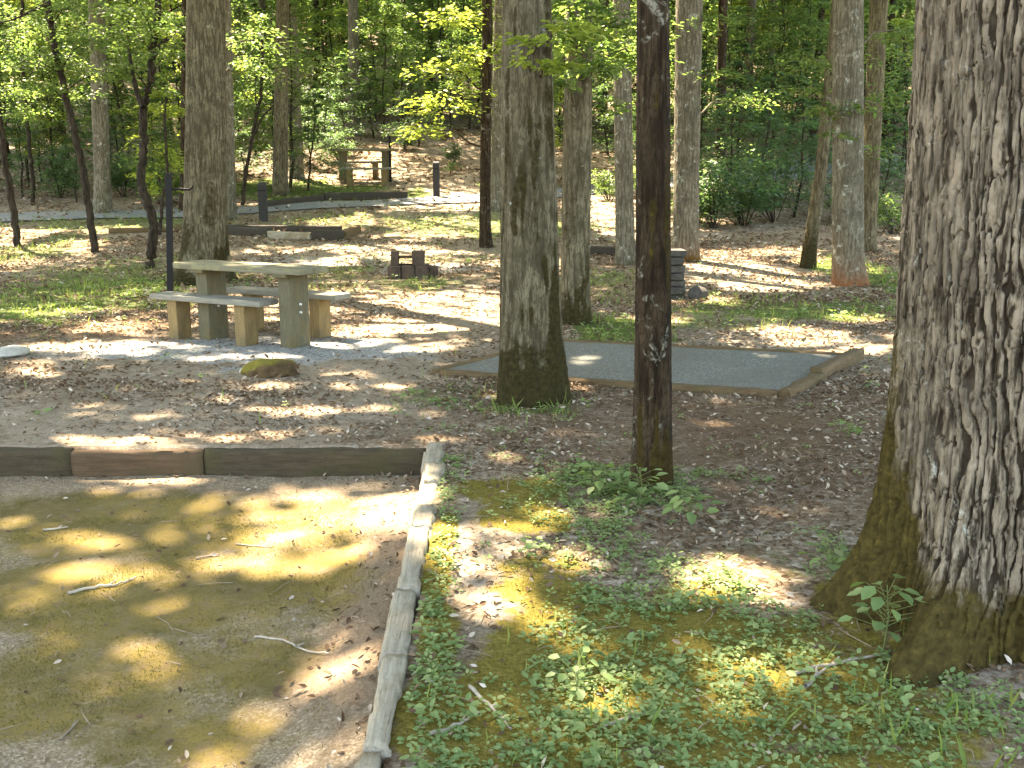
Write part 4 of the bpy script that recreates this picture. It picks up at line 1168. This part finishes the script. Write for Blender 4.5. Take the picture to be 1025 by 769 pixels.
KINDS = {
    'layered': (lambda s: under_tree('understory_tree', '', 6.0, 17, 3000, .125, 'spray', s, 2.0, 1.1, .05), 'light green layered tree', 'layered small trees under the tall ones'),
    'bright': (lambda s: under_tree('understory_tree', '', 5.0, 13, 2200, .13, 'bright', s, 1.7, 1.0, .04), 'yellow green airy tree', 'yellow green small trees under the tall ones'),
    'deep': (lambda s: under_tree('understory_tree', '', 4.2, 18, 3400, .105, 'deep', s, 1.9, .3, .045, conical=True), 'dark bushy tree', 'dark small trees under the tall ones'),
    'shrub': (lambda s: shrub('woodland_shrub', '', 1.5, 1.3, 2200, .10, 'deep', s), 'low dark shrub', 'low shrubs on the forest floor'),
    'lshrub': (lambda s: shrub('woodland_shrub', '', 1.1, 1.1, 1500, .09, 'spray', s), 'low fresh green shrub', 'low fresh shrubs on the forest floor'),
}
PROTO = {}
def put(kind_, x, y, sc=1.0, rz=None):
    mk, lab, grp = KINDS[kind_]
    rng = random
    lst = PROTO.setdefault(kind_, [])
    z = gz(x, y)
    if kind_ in ('shrub', 'lshrub'): fw = ''
    else: fw = ''
    label = f'{lab} {far_word(y)} {zone(x, y, z)}'
    rz = rng.uniform(0, 6.28) if rz is None else rz
    if len(lst) < 3:
        t = mk(300 + 7 * len(lst) + len(kind_) * 13)
        t.location = (x, y, z); t.rotation_euler = (0, 0, rz); t.scale = (sc,) * 3
        t['label'] = label; t['group'] = grp
        lst.append(t); return t
    return dup(rng.choice(lst), (x, y, z), rz, label, grp, sc)
def putp(kind_, px, py, y, sc=1.0):
    """set out by the column it is seen in, at distance y"""
    p = at_y(px, 200, y)
    zc = y * CT
    return put(kind_, float((px - CX) / F * (y * CT - (gz(p[0], y) - EYE) * ST)), y, sc)

# right hand thicket, dark and dense down to the ground
for px, y, k, s in [(715, 25, 'shrub', 1.0), (745, 26, 'shrub', 1.1), (775, 27, 'shrub', 1.0), (725, 29, 'deep', .9), (760, 30, 'deep', 1.0), (795, 28, 'deep', .85), (740, 33, 'deep', 1.1), (785, 34, 'deep', 1.1),
                    (820, 31, 'deep', .9), (880, 27, 'deep', .7), (905, 29, 'deep', .9), (700, 32, 'deep', 1.0), (720, 38, 'layered', 1.1), (770, 40, 'layered', 1.1), (815, 39, 'layered', 1.0), (860, 36, 'layered', 1.0),
                    (900, 38, 'bright', 1.1), (790, 45, 'bright', 1.3), (735, 46, 'bright', 1.2), (840, 46, 'bright', 1.2), (710, 50, 'layered', 1.4), (660, 44, 'layered', 1.2), (760, 55, 'bright', 1.5), (830, 56, 'layered', 1.5), (890, 52, 'layered', 1.4), (940, 40, 'layered', 1.2), (980, 34, 'deep', 1.2), (1060, 36, 'layered', 1.2),
                    (640, 36, 'deep', .8), (610, 41, 'deep', .9), (590, 48, 'layered', 1.2), (630, 54, 'bright', 1.3), (560, 46, 'layered', 1.1), (540, 38, 'bright', .8), (515, 50, 'layered', 1.2), (700, 26, 'lshrub', .9), (850, 27, 'lshrub', .9), (895, 24, 'lshrub', .8), (650, 30, 'lshrub', 1.0), (610, 31, 'lshrub', .8), (505, 31, 'lshrub', .7), (1000, 26, 'shrub', 1.0)]:
    putp(k, px, 0, y, s)
# left hand side and the slope
for px, y, k, s in [(75, 29, 'deep', .55), (60, 31, 'shrub', 1.0), (20, 31, 'deep', .7), (125, 30, 'shrub', .8), (140, 31, 'lshrub', 1.0), (165, 28, 'lshrub', 1.2), (175, 31, 'bright', .6), (155, 33, 'bright', .65), (115, 34, 'deep', .7), (40, 36, 'deep', .8), (-20, 33, 'layered', 1.0),
                    (70, 40, 'layered', 1.0), (130, 39, 'layered', 1.0), (20, 44, 'layered', 1.2), (170, 42, 'layered', 1.1), (100, 50, 'layered', 1.3), (50, 54, 'bright', 1.3), (210, 46, 'layered', 1.1), (245, 36, 'deep', .65), (255, 40, 'layered', .9), (265, 48, 'deep', 1.0), (240, 54, 'layered', 1.3),
                    (310, 38, 'deep', .7), (325, 41, 'deep', .8), (345, 44, 'deep', .9), (318, 47, 'shrub', 1.3), (375, 46, 'deep', .8), (400, 48, 'layered', .9), (350, 52, 'deep', 1.0), (420, 43, 'deep', .8), (448, 46, 'layered', .8), (470, 50, 'deep', .8), (395, 55, 'layered', 1.1), (330, 58, 'layered', 1.4), (440, 60, 'deep', 1.2), (360, 66, 'layered', 1.5), (300, 64, 'bright', 1.4), (480, 64, 'layered', 1.4), (410, 70, 'deep', 1.5), (270, 70, 'layered', 1.5), (180, 60, 'bright', 1.4), (130, 62, 'layered', 1.5), (70, 66, 'layered', 1.5), (10, 62, 'deep', 1.4),
                    (455, 40, 'shrub', .5), (405, 42, 'shrub', .6), (280, 40, 'shrub', .8), (340, 39, 'shrub', .7), (-60, 40, 'layered', 1.2), (450, 36, 'lshrub', .35)]:
    putp(k, px, 0, y, s)
for k in range(75):
    y = random.uniform(31, 60); px = -30 + 1090 * (k + random.random()) / 75
    if 335 < px < 500 and y < 42: continue
    putp(random.choice(['layered', 'deep', 'deep', 'layered', 'bright']), px, 0, y, random.uniform(.7, 1.0) + (y - 30) * .018)
for k in range(50):                                # fills the upper slope
    y = random.uniform(60, 88); px = -40 + 1120 * (k + random.random()) / 50
    putp(random.choice(['layered', 'layered', 'deep', 'bright']), px, 0, y, random.uniform(1.4, 2.0))

# far trunks with high crowns
def far_tree(seed, r, h, mat):
    rng = np.random.default_rng(seed)
    axis = [(0, 0, -.4, r * 1.3), (0, 0, 0, r * 1.2), (.03, 0, 1, r), (.25, .1, h * .6, r * .7), (.3, .2, h, r * .2)]
    t = thing('forest_tree', '', 'tree', (0, 0, 0), 0)
    trunk('trunk', axis, 24, zlist(h, 2, .2, .5), seed, mat, t, .08, .5, .012, [(a, .08, .5, .4) for a in (0, 2.1, 4)], extra=limbs(rng, axis, h * .95, r * .6, 9, 3.6, h * .35))
    P = canopy_points(rng, np.array([.3, .2, h * .78]), 4.2, h * .27, 110, 85, .9)
    obj('crown', leaves('crown', P, rdir(len(P)), rnorm(len(P), .55), rng.uniform(.22, .36, len(P)), fine=False, wide=1.2), M['canopy'], t)
    return t
FT = [(500 + k, (.20, .26, .17, .22)[k], (19, 22, 17, 20)[k], M[('bark_grey', 'bark_pale', 'bark_dark', 'bark_grey')[k]]) for k in range(4)]
FNAME = ['grey trunk', 'thick pale trunk', 'thin dark trunk', 'tall grey trunk']
protos = [None] * 4
spots = [(355, 47, 1), (318, 58, 2), (745, 42, 0), (765, 50, 1), (800, 60, 3), (700, 56, 2), (720, 36, 2), (812, 44, 2), (655, 60, 0), (603, 50, 3), (552, 60, 1), (520, 56, 0), (430, 58, 2), (468, 72, 0), (385, 78, 3), (265, 58, 0), (240, 66, 1), (170, 52, 2), (150, 70, 0), (120, 56, 3), (60, 50, 2), (30, 64, 1), (-30, 46, 0), (5, 40, 2), (885, 44, 2), (900, 60, 0), (860, 70, 1), (940, 48, 3), (990, 56, 0), (1040, 44, 2),
         (640, 74, 1), (580, 80, 0), (500, 84, 2), (410, 88, 3), (330, 84, 0), (200, 82, 1), (90, 80, 2), (780, 78, 0), (720, 84, 3), (840, 88, 2), (960, 80, 1), (-90, 60, 3), (345, 68, 2), (290, 76, 3), (680, 44, 2)]
for px, y, k in spots:
    p = at_y(px, 200, y); zg = gz(p[0], y)
    x = float((px - CX) / F * (y * CT - (zg - EYE) * ST)); zg = gz(x, y)
    lab = f'{FNAME[k]} {far_word(y)} {zone(x, y, zg)}'
    grp = 'forest trees on the slope behind the camp site'
    rz = random.uniform(0, 6.28); sc = random.uniform(.85, 1.15)
    if protos[k] is None:
        t = far_tree(*FT[k]); t.location = (x, y, zg); t.rotation_euler = (0, 0, rz); t['label'] = lab; t['group'] = grp; protos[k] = t
    else: dup(protos[k], (x, y, zg), rz, lab, grp, sc)

# the unbroken mass of wood beyond
n = 110000
x = RNG.uniform(-80, 80, n); y = RNG.uniform(76, 128, n); z = hill(x, y) + RNG.gamma(2.2, 3.0, n)
c = fbm(x * .22, y * .22, z * .3, 3)
ok = c > .40
P = np.stack([x, y, z], -1)[ok]
me = leaves('distant_woods', P, rdir(len(P)), rnorm(len(P), .6), RNG.uniform(.5, .95, len(P)), fine=False, wide=1.2)
o = kind(obj('distant_woods', me, M['canopy']), 'stuff')
o['label'] = 'distant green woods filling the top of the slope'; o['category'] = 'woods'
#COVER#
# ------------------------------------------------------------------ ground cover
def scatter(n, x0, x1, y0, y1, dens=None):
    x = RNG.uniform(x0, x1, n)
    y = y0 + (y1 - y0) * RNG.random(n)
    ok = np.abs(x) < .60 * y + .8
    if dens is not None: ok &= RNG.random(n) < dens(x, y)
    x, y = x[ok], y[ok]
    inpad = (x < kerb_x(y) + .06) & (y < KERB_Y + .06)
    z = ground_z(x, y, False)
    return x, y, z, inpad

def inquad(x, y, q, m=0.0):
    q = np.array(q); c = q.mean(0); ok = np.ones(x.shape, bool)
    for k in range(4):
        a, b = q[k], q[(k + 1) % 4]; nrm = np.array([-(b - a)[1], (b - a)[0]]); nrm = nrm / np.linalg.norm(nrm)
        if np.dot(c - a, nrm) < 0: nrm = -nrm
        ok &= ((x - a[0]) * nrm[0] + (y - a[1]) * nrm[1]) > -m
    return ok

def pad_z(x, y):
    return PAD_Z + (fbm(x * 1.6, y * 1.6, 3.0) - .5) * .03 + (fbm(x * 8, y * 8, 6.0, 2) - .5) * .012 + .095 * sstep(.42, .04, kerb_x(y) - x) * sstep(5.9, 4.9, y)

# dead leaves
PTS = []
def litter(n, x0, x1, y0, y1, s0, s1, dens, lift):
    x, y, z, ip = scatter(n, x0, x1, y0, y1, dens)
    g = inquad(x, y, PAD2, .02)
    ap = inquad(x, y, APRON, 0) & (RNG.random(len(x)) < .75)
    keep = ~(g & (RNG.random(len(x)) < .86 - .72 * sstep(.9, -.3, x) )) & ~ip & ~ap
    x, y, z = x[keep], y[keep], z[keep]
    PTS.append((np.stack([x, y, z + RNG.uniform(.002, lift, len(x))], -1), RNG.uniform(s0, s1, len(x))))
def ldens(x, y):
    m = px_mask(x, y, 0, MOSS); g = px_mask(x, y, 0, GRASS); p = px_mask(x, y, 0, PALE, .5)
    patch = sstep(.36, .62, fbm(x * 1.1 + 3, y * 1.1, 7.7, 3))
    return np.clip((1 - .88 * m - .45 * g - .45 * p) * (.25 + .75 * patch), .05, 1)
litter(100000, -4.5, 6.5, 2.0, 8, .014, .046, ldens, .016)
litter(60000, -7, 7.5, 7, 14, .025, .062, ldens, .022)
litter(36000, -12, 11, 13, 22, .04, .10, ldens, .03)
litter(24000, -19, 18, 21, 36, .07, .15, ldens, .04)
litter(22000, -32, 32, 34, 62, .12, .28, lambda x, y: .3 + .7 * sstep(.4, .6, fbm(x * .5, y * .5, 2)), .08)
# a few on the mossy pad, most along its kerbs
n = 14000
x = RNG.uniform(-4, -.4, n); y = RNG.uniform(2.0, 5.8, n)
d = np.minimum(kerb_x(y) - .07 - x, (KERB_Y - .07 - y) * 1.6)
ok = (d > .0) & (RNG.random(n) < np.clip(.8 * np.exp(-d / .17) * (.3 + .7 * (fbm(x * 3, y * 3, 1.9) > .47)) + .03, 0, 1)) & (np.abs(x) < .6 * y + .5)
x, y = x[ok], y[ok]
PTS.append((np.stack([x, y, pad_z(x, y) + RNG.uniform(.003, .015, len(x))], -1), RNG.uniform(.012, .045, len(x))))
P = np.concatenate([p for p, s in PTS]); S = np.concatenate([s for p, s in PTS])
me = leaves('leaf_litter', P, rdir(len(P), .45), rnorm(len(P), .7), S, fine=True, rnd=RNG.random(len(P)) ** 2.3, wide=.8)
o = kind(obj('leaf_litter', me, M['litter']), 'stuff'); o['label'] = 'brown dead leaves scattered over the forest floor'; o['category'] = 'dead leaves'

# fine twigs lying in the litter, too many to count
tw = []
x, y, z, ip = scatter(900, -3.5, 5, 2.2, 9)
for k in range(len(x)):
    if inquad(x[k:k+1], y[k:k+1], PAD2, .03)[0]: continue
    if ip[k]:
        if RNG.random() > .25: continue
        zz = float(pad_z(x[k:k+1], y[k:k+1])[0]) + .004
        if x[k] > float(kerb_x(y[k])) - .1 or y[k] > KERB_Y - .1: continue
    else: zz = z[k] + .006
    a = RNG.uniform(0, 6.28); L = RNG.uniform(.04, .16) * (1.6 if RNG.random() < .12 else 1)
    d = np.array([math.cos(a), math.sin(a), 0])
    p0 = np.array([x[k], y[k], zz])
    tw.append(tube([p0, p0 + d * L * .5 + np.array([RNG.normal(0, .008), RNG.normal(0, .008), .006]), p0 + d * L + np.array([0, 0, .002])], [.0022, .002, .001], 4))
V, Fc = join_arr(tw)
o = kind(obj('fallen_twigs', mesh_np('fallen_twigs', V, Fc), M['stick_dark']), 'stuff'); o['label'] = 'fine dead twigs scattered over the ground'; o['category'] = 'twigs'

# small leafy plants
def plants(n, x0, x1, y0, y1, dens, s0, s1, hmax, nl):
    x, y, z, ip = scatter(n, x0, x1, y0, y1, dens)
    keep = ~ip & ~inquad(x, y, PAD2, .08)
    x, y, z = x[keep], y[keep], z[keep]
    m = len(x); h = RNG.uniform(.25, 1, m) * hmax; s = RNG.uniform(s0, s1, m)
    a0 = RNG.uniform(0, 6.28, m)
    P, A, N, S = [], [], [], []
    for k in range(nl):
        a = a0 + k * 2.399 + RNG.normal(0, .3, m); lv = (k + .5) / nl
        rad = .2 * s
        P.append(np.stack([x + np.cos(a) * rad, y + np.sin(a) * rad, z + h * (.35 + .65 * lv)], -1))
        A.append(np.stack([np.cos(a), np.sin(a), RNG.normal(.12, .25, m)], -1)); N.append(rnorm(m, .25)); S.append(s * RNG.uniform(.7, 1.1, m))
    return np.concatenate(P), np.concatenate(A), np.concatenate(N), np.concatenate(S)
GREEN = [(700, 790, 380, 50, .75), (710, 560, 150, 26, .7), (660, 520, 110, 26, .65), (560, 470, 70, 14, .4), (780, 600, 70, 30, .8), (500, 420, 70, 12, .5), (950, 715, 100, 40, .8), (520, 700, 150, 50, .85), (450, 740, 110, 40, .9), (700, 700, 150, 40, .6), (600, 745, 160, 40, .85), (560, 640, 60, 16, .5), (620, 490, 70, 26, 1.0), (670, 505, 60, 24, 1.0), (700, 530, 80, 26, .8), (640, 600, 70, 18, .75), (760, 570, 70, 30, .75), (790, 600, 60, 26, .8), (820, 545, 30, 26, .7), (840, 660, 70, 26, .5), (900, 700, 90, 20, .45), (800, 740, 160, 30, .6), (960, 740, 80, 30, .7),
         (640, 545, 60, 20, .6), (430, 600, 16, 50, .35), (600, 450, 60, 18, .5), (470, 400, 70, 16, .35), (850, 430, 16, 8, .6), (720, 480, 60, 14, .35), (590, 525, 40, 14, .5), (440, 690, 40, 40, .8), (760, 660, 60, 20, .5), (680, 650, 60, 20, .35), (500, 660, 50, 16, .5)]
def gdens(x, y):
    return np.clip(px_mask(x, y, 0, GREEN, .5) * sstep(.39, .63, fbm(x * 2.6, y * 2.6, 9.1, 3)) + .006, 0, 1)
a = plants(42000, -1, 4.5, 2.0, 7.2, gdens, .010, .030, .045, 5)
a2 = plants(1100, -.5, 4.2, 2.2, 6.2, lambda x, y: gdens(x, y) * .8, .028, .050, .08, 6)
def fdens(x, y): return np.clip(px_mask(x, y, 0, GRASS, .5) * .75 * sstep(.3, .6, fbm(x * 1.2, y * 1.2, 9.1, 3)) + .015, 0, 1)
b_ = plants(26000, -13, 11, 6.5, 30, fdens, .03, .065, .09, 5)
a3 = plants(6000, -.6, .3, 2.0, 5.6, lambda x, y: .5 * np.exp(-((x - kerb_x(y) - .10) / .06) ** 2) * sstep(.40, .6, fbm(x * 3, y * 1.6, 4.4)), .014, .03, .045, 5)
P, A, N, S = [np.concatenate(q) for q in zip(a, a2, a3, b_)]
me = leaves('ground_plants', P, A, N, S, fine=True, wide=1.15)
o = kind(obj('ground_plants', me, M['plant']), 'stuff'); o['label'] = 'small green leafy plants covering the ground'; o['category'] = 'ground cover'

# grass
def blades(n, x0, x1, y0, y1, dens, h0, h1, w):
    x, y, z, ip = scatter(n, x0, x1, y0, y1, dens)
    keep = ~ip & ~inquad(x, y, PAD2, .04)
    x, y, z = x[keep], y[keep], z[keep]
    m = len(x); A = RNG.normal(0, .38, (m, 3)); A[:, 2] = 1
    return np.stack([x, y, z - .004], -1), A, rdir(m, .1), RNG.uniform(h0, h1, m)
def grd(x, y): return np.clip(px_mask(x, y, 0, GRASS, .5) * sstep(.34, .6, fbm(x * 1.4 + 5, y * 1.4, 2.1, 3)) + .01, 0, 1)
NG = [(1000, 690, 60, 40, .8), (960, 740, 90, 40, .8), (880, 750, 100, 30, .4), (700, 750, 200, 30, .3), (520, 412, 50, 12, .8), (620, 700, 200, 60, .2)]
def ngd(x, y): return px_mask(x, y, 0, NG, .5) * .6
q1 = blades(90000, -13, 11, 6.2, 32, grd, .05, .15, .1)
q2 = blades(9000, -.4, 3.5, 2.2, 8, ngd, .04, .13, .1)
P, A, N, S = [np.concatenate(q) for q in zip(q1, q2)]
me = leaves('grass', P, A, N, S, fine=False, wide=.13)
o = kind(obj('grass', me, M['grass']), 'stuff'); o['label'] = 'thin short grass growing in patches'; o['category'] = 'grass'

# moss: short tufts standing on the mossy patches
n = 420000
x = RNG.uniform(-3.4, 3.4, n); y = 2.0 + 3.9 * RNG.random(n) ** 1.2
ok = np.abs(x) < .58 * y + .3
x, y = x[ok], y[ok]
ipad = (x < kerb_x(y) - .09) & (y < KERB_Y - .12)
off = (np.abs(x - kerb_x(y)) < .09) & (y < KERB_Y)
mk = np.where(ipad, px_mask(x, y, 0, PMOSS, .5) * sstep(.02, .4, kerb_x(y) - x), px_mask(x, y, 0, MOSS))
ok = ~off & (RNG.random(len(x)) < mk * .8 * sstep(.40, .62, fbm(x * 5, y * 5, 3.7, 4)))
x, y, ipad = x[ok], y[ok], ipad[ok]
z = np.where(ipad, pad_z(x, y), ground_z(x, y, False))
A = RNG.normal(0, .5, (len(x), 3)); A[:, 2] = 1
me = leaves('moss', np.stack([x, y, z - .001], -1), A, rdir(len(x), .1), RNG.uniform(.004, .012, len(x)), fine=False, wide=.5, rnd=np.clip(fbm(x * 7, y * 7, 1.3) * .9 + RNG.normal(0, .15, len(x)), 0, 1))
o = kind(obj('moss', me, M['moss']), 'stuff'); o['label'] = 'yellow green moss growing on the pad and the ground'; o['category'] = 'moss'

# single plants one can point at
def seedling(px, py, h, label, seed, n=14, s=.07, mat='plant', spread=.12):
    b = at(px, py); rng = np.random.default_rng(seed)
    t = thing('seedling', label, 'seedling', (b[0], b[1], gz(b[0], b[1])))
    st = [(0, 0, -.03), (.01, 0, h * .5), (.0, .01, h)]
    parts = [tube(st, [.004, .003, .002], 5)]
    P, A = [], []
    for k in range(n):
        a = k * 2.4 + rng.normal(0, .3); z = h * (.3 + .7 * (k + .5) / n); d = spread * (1.1 - .6 * z / h) * rng.uniform(.4, 1)
        e = np.array([math.cos(a) * d, math.sin(a) * d, z + .02])
        parts.append(tube([(0, 0, z - .02), e], [.0018, .0012], 4))
        P.append(e); A.append([math.cos(a), math.sin(a), rng.normal(-.2, .2)])
    obj('stem', mesh_np('stem', *join_arr(parts)), M['plant_stem'], t)
    obj('foliage', leaves('foliage', np.array(P), np.array(A), rnorm(n, .25), rng.uniform(.7, 1.15, n) * s, fine=True, wide=1.2), M[mat], t)
    return t
M['plant_stem'] = plain('green_stem', (.12, .14, .05), .7)
seedling(884, 648, .24, 'leafy green seedling growing against the mossy foot of the oak', 1, 26, .07, spread=.15)
seedling(640, 500, .17, 'broad leaved seedling at the foot of the slim dark trunk, towards the kerb', 2, 16, .07)
seedling(598, 497, .16, 'pale green seedling a step away from the slim dark trunk, towards the mossy pad', 3, 18, .075)
seedling(690, 520, .15, 'bushy seedling on the oak side of the slim dark trunk', 4, 18, .075)
seedling(1012, 600, .16, 'seedling beside the oak root at the very edge of the photo', 5, 12, .07)
seedling(848, 437, .10, 'lone small seedling in the brown leaves beyond the oak', 6, 8, .06)
seedling(575, 695, .11, 'lobed green seedling in the moss near the bottom of the photo', 7, 12, .045)
seedling(830, 575, .12, 'seedling in the grass before the mossy side root of the oak', 8, 12, .06)

# sticks one can point at
def stick(pts, r, label, mat='stick', fork=None):
    w = []
    for px, py in pts:
        p = at(px, py)
        x, y = float(p[0]), float(p[1])
        if x < kerb_x(y) and y < KERB_Y:
            z = float(pad_z(np.array([x]), np.array([y]))[0])
        else: z = gz(x, y)
        w.append([x, y, z + r * .8])
    w = np.array(w); s = np.linspace(0, len(w) - 1, (len(w) - 1) * 5 + 1)
    q = np.stack([np.interp(s, np.arange(len(w)), w[:, k]) for k in range(3)], -1)
    for _ in range(3): q[1:-1] = (q[:-2] + 2 * q[1:-1] + q[2:]) / 4
    q[1:-1] += RNG.normal(0, r * .22, q[1:-1].shape)
    parts = [tube(q, np.linspace(r * .7, r * .35, len(q)), 8)]
    m = len(q) // 2
    parts.append(tube([q[m], q[m] + (q[-1] - q[0]) * .10 + np.array([0, .025, .008])], [r * .45, r * .25], 6))
    o = obj('fallen_stick', mesh_np('fallen_stick', *join_arr(parts)), M[mat])
    return tag(o, label, 'stick', 'fallen sticks on the ground')
stick([(68, 596), (95, 590), (118, 588), (136, 580)], .011, 'white bent stick lying in the sunlit moss of the pad')
stick([(255, 640), (285, 642), (305, 655), (330, 664)], .008, 'thin pale stick with a dark end on the shaded part of the pad')
stick([(43, 532), (68, 530)], .010, 'short white stick on the green moss near the long kerb')
stick([(236, 545), (272, 548)], .006, 'straight thin stick lying across the middle of the pad')
stick([(60, 740), (78, 720)], .006, 'small reddish twig near the bottom edge on the pad', 'stick_dark')
stick([(196, 560), (220, 556)], .008, 'short brown stick near the middle of the pad', 'stick_dark')
stick([(470, 690), (492, 708), (512, 730)], .010, 'brown stick slanting through the clover near the pale kerb', 'stick')
stick([(430, 738), (460, 726), (480, 716)], .010, 'pale forked stick lying in the clover near the bottom of the photo')
stick([(600, 728), (640, 716), (668, 712)], .008, 'long thin stick in the yellow moss at the bottom of the photo')
stick([(790, 676), (830, 664), (890, 655)], .011, 'pale stick leading to the front root of the oak')
stick([(806, 690), (826, 672)], .012, 'short white stick in the grass before the oak')

# ------------------------------------------------------------------ light, sky, camera
w = bpy.data.worlds.new('World'); SC.world = w; w.use_nodes = True
nt = w.node_tree
bg = nt.nodes['Background']; sky = nt.nodes.new('ShaderNodeTexSky')
sky.sky_type = 'NISHITA'; sky.sun_disc = False
el = math.asin(SUN[2]); az = math.atan2(SUN[0], SUN[1])
sky.sun_elevation = el; sky.sun_rotation = az
sky.air_density = 1.2; sky.dust_density = 2.0; sky.ozone_density = 1.0
nt.links.new(sky.outputs[0], bg.inputs[0]); bg.inputs[1].default_value = .128
sl = bpy.data.lights.new('sun', 'SUN'); sl.energy = 5.0; sl.angle = math.radians(.6); sl.color = (1, .94, .84)
so = bpy.data.objects.new('sun', sl); COL.objects.link(so)
so.rotation_euler = Vector(SUN).to_track_quat('Z', 'Y').to_euler(); so.location = (-20, 25, 50)

cam = bpy.data.cameras.new('camera'); co = bpy.data.objects.new('camera', cam); COL.objects.link(co)
cam.sensor_width = 36; cam.lens = 36 * F / 1025; cam.clip_start = .05; cam.clip_end = 600
co.location = (0, 0, EYE); co.rotation_euler = (math.pi / 2 - TH, 0, 0)
SC.camera = co

SC.view_settings.view_transform = 'Standard'; SC.view_settings.look = 'None'
SC.view_settings.exposure = 3.68; SC.view_settings.gamma = 1
SC.view_settings.use_white_balance = True
SC.view_settings.white_balance_temperature = 8000
SC.view_settings.white_balance_tint = 10
SC.render.engine = 'CYCLES'
cy = SC.cycles
cy.use_denoising = True
try: cy.denoiser = 'OPENIMAGEDENOISE'
except Exception: pass
cy.max_bounces = 7; cy.diffuse_bounces = 4; cy.glossy_bounces = 2; cy.transmission_bounces = 5; cy.transparent_max_bounces = 4
cy.caustics_reflective = False; cy.caustics_refractive = False
cy.sample_clamp_indirect = 6
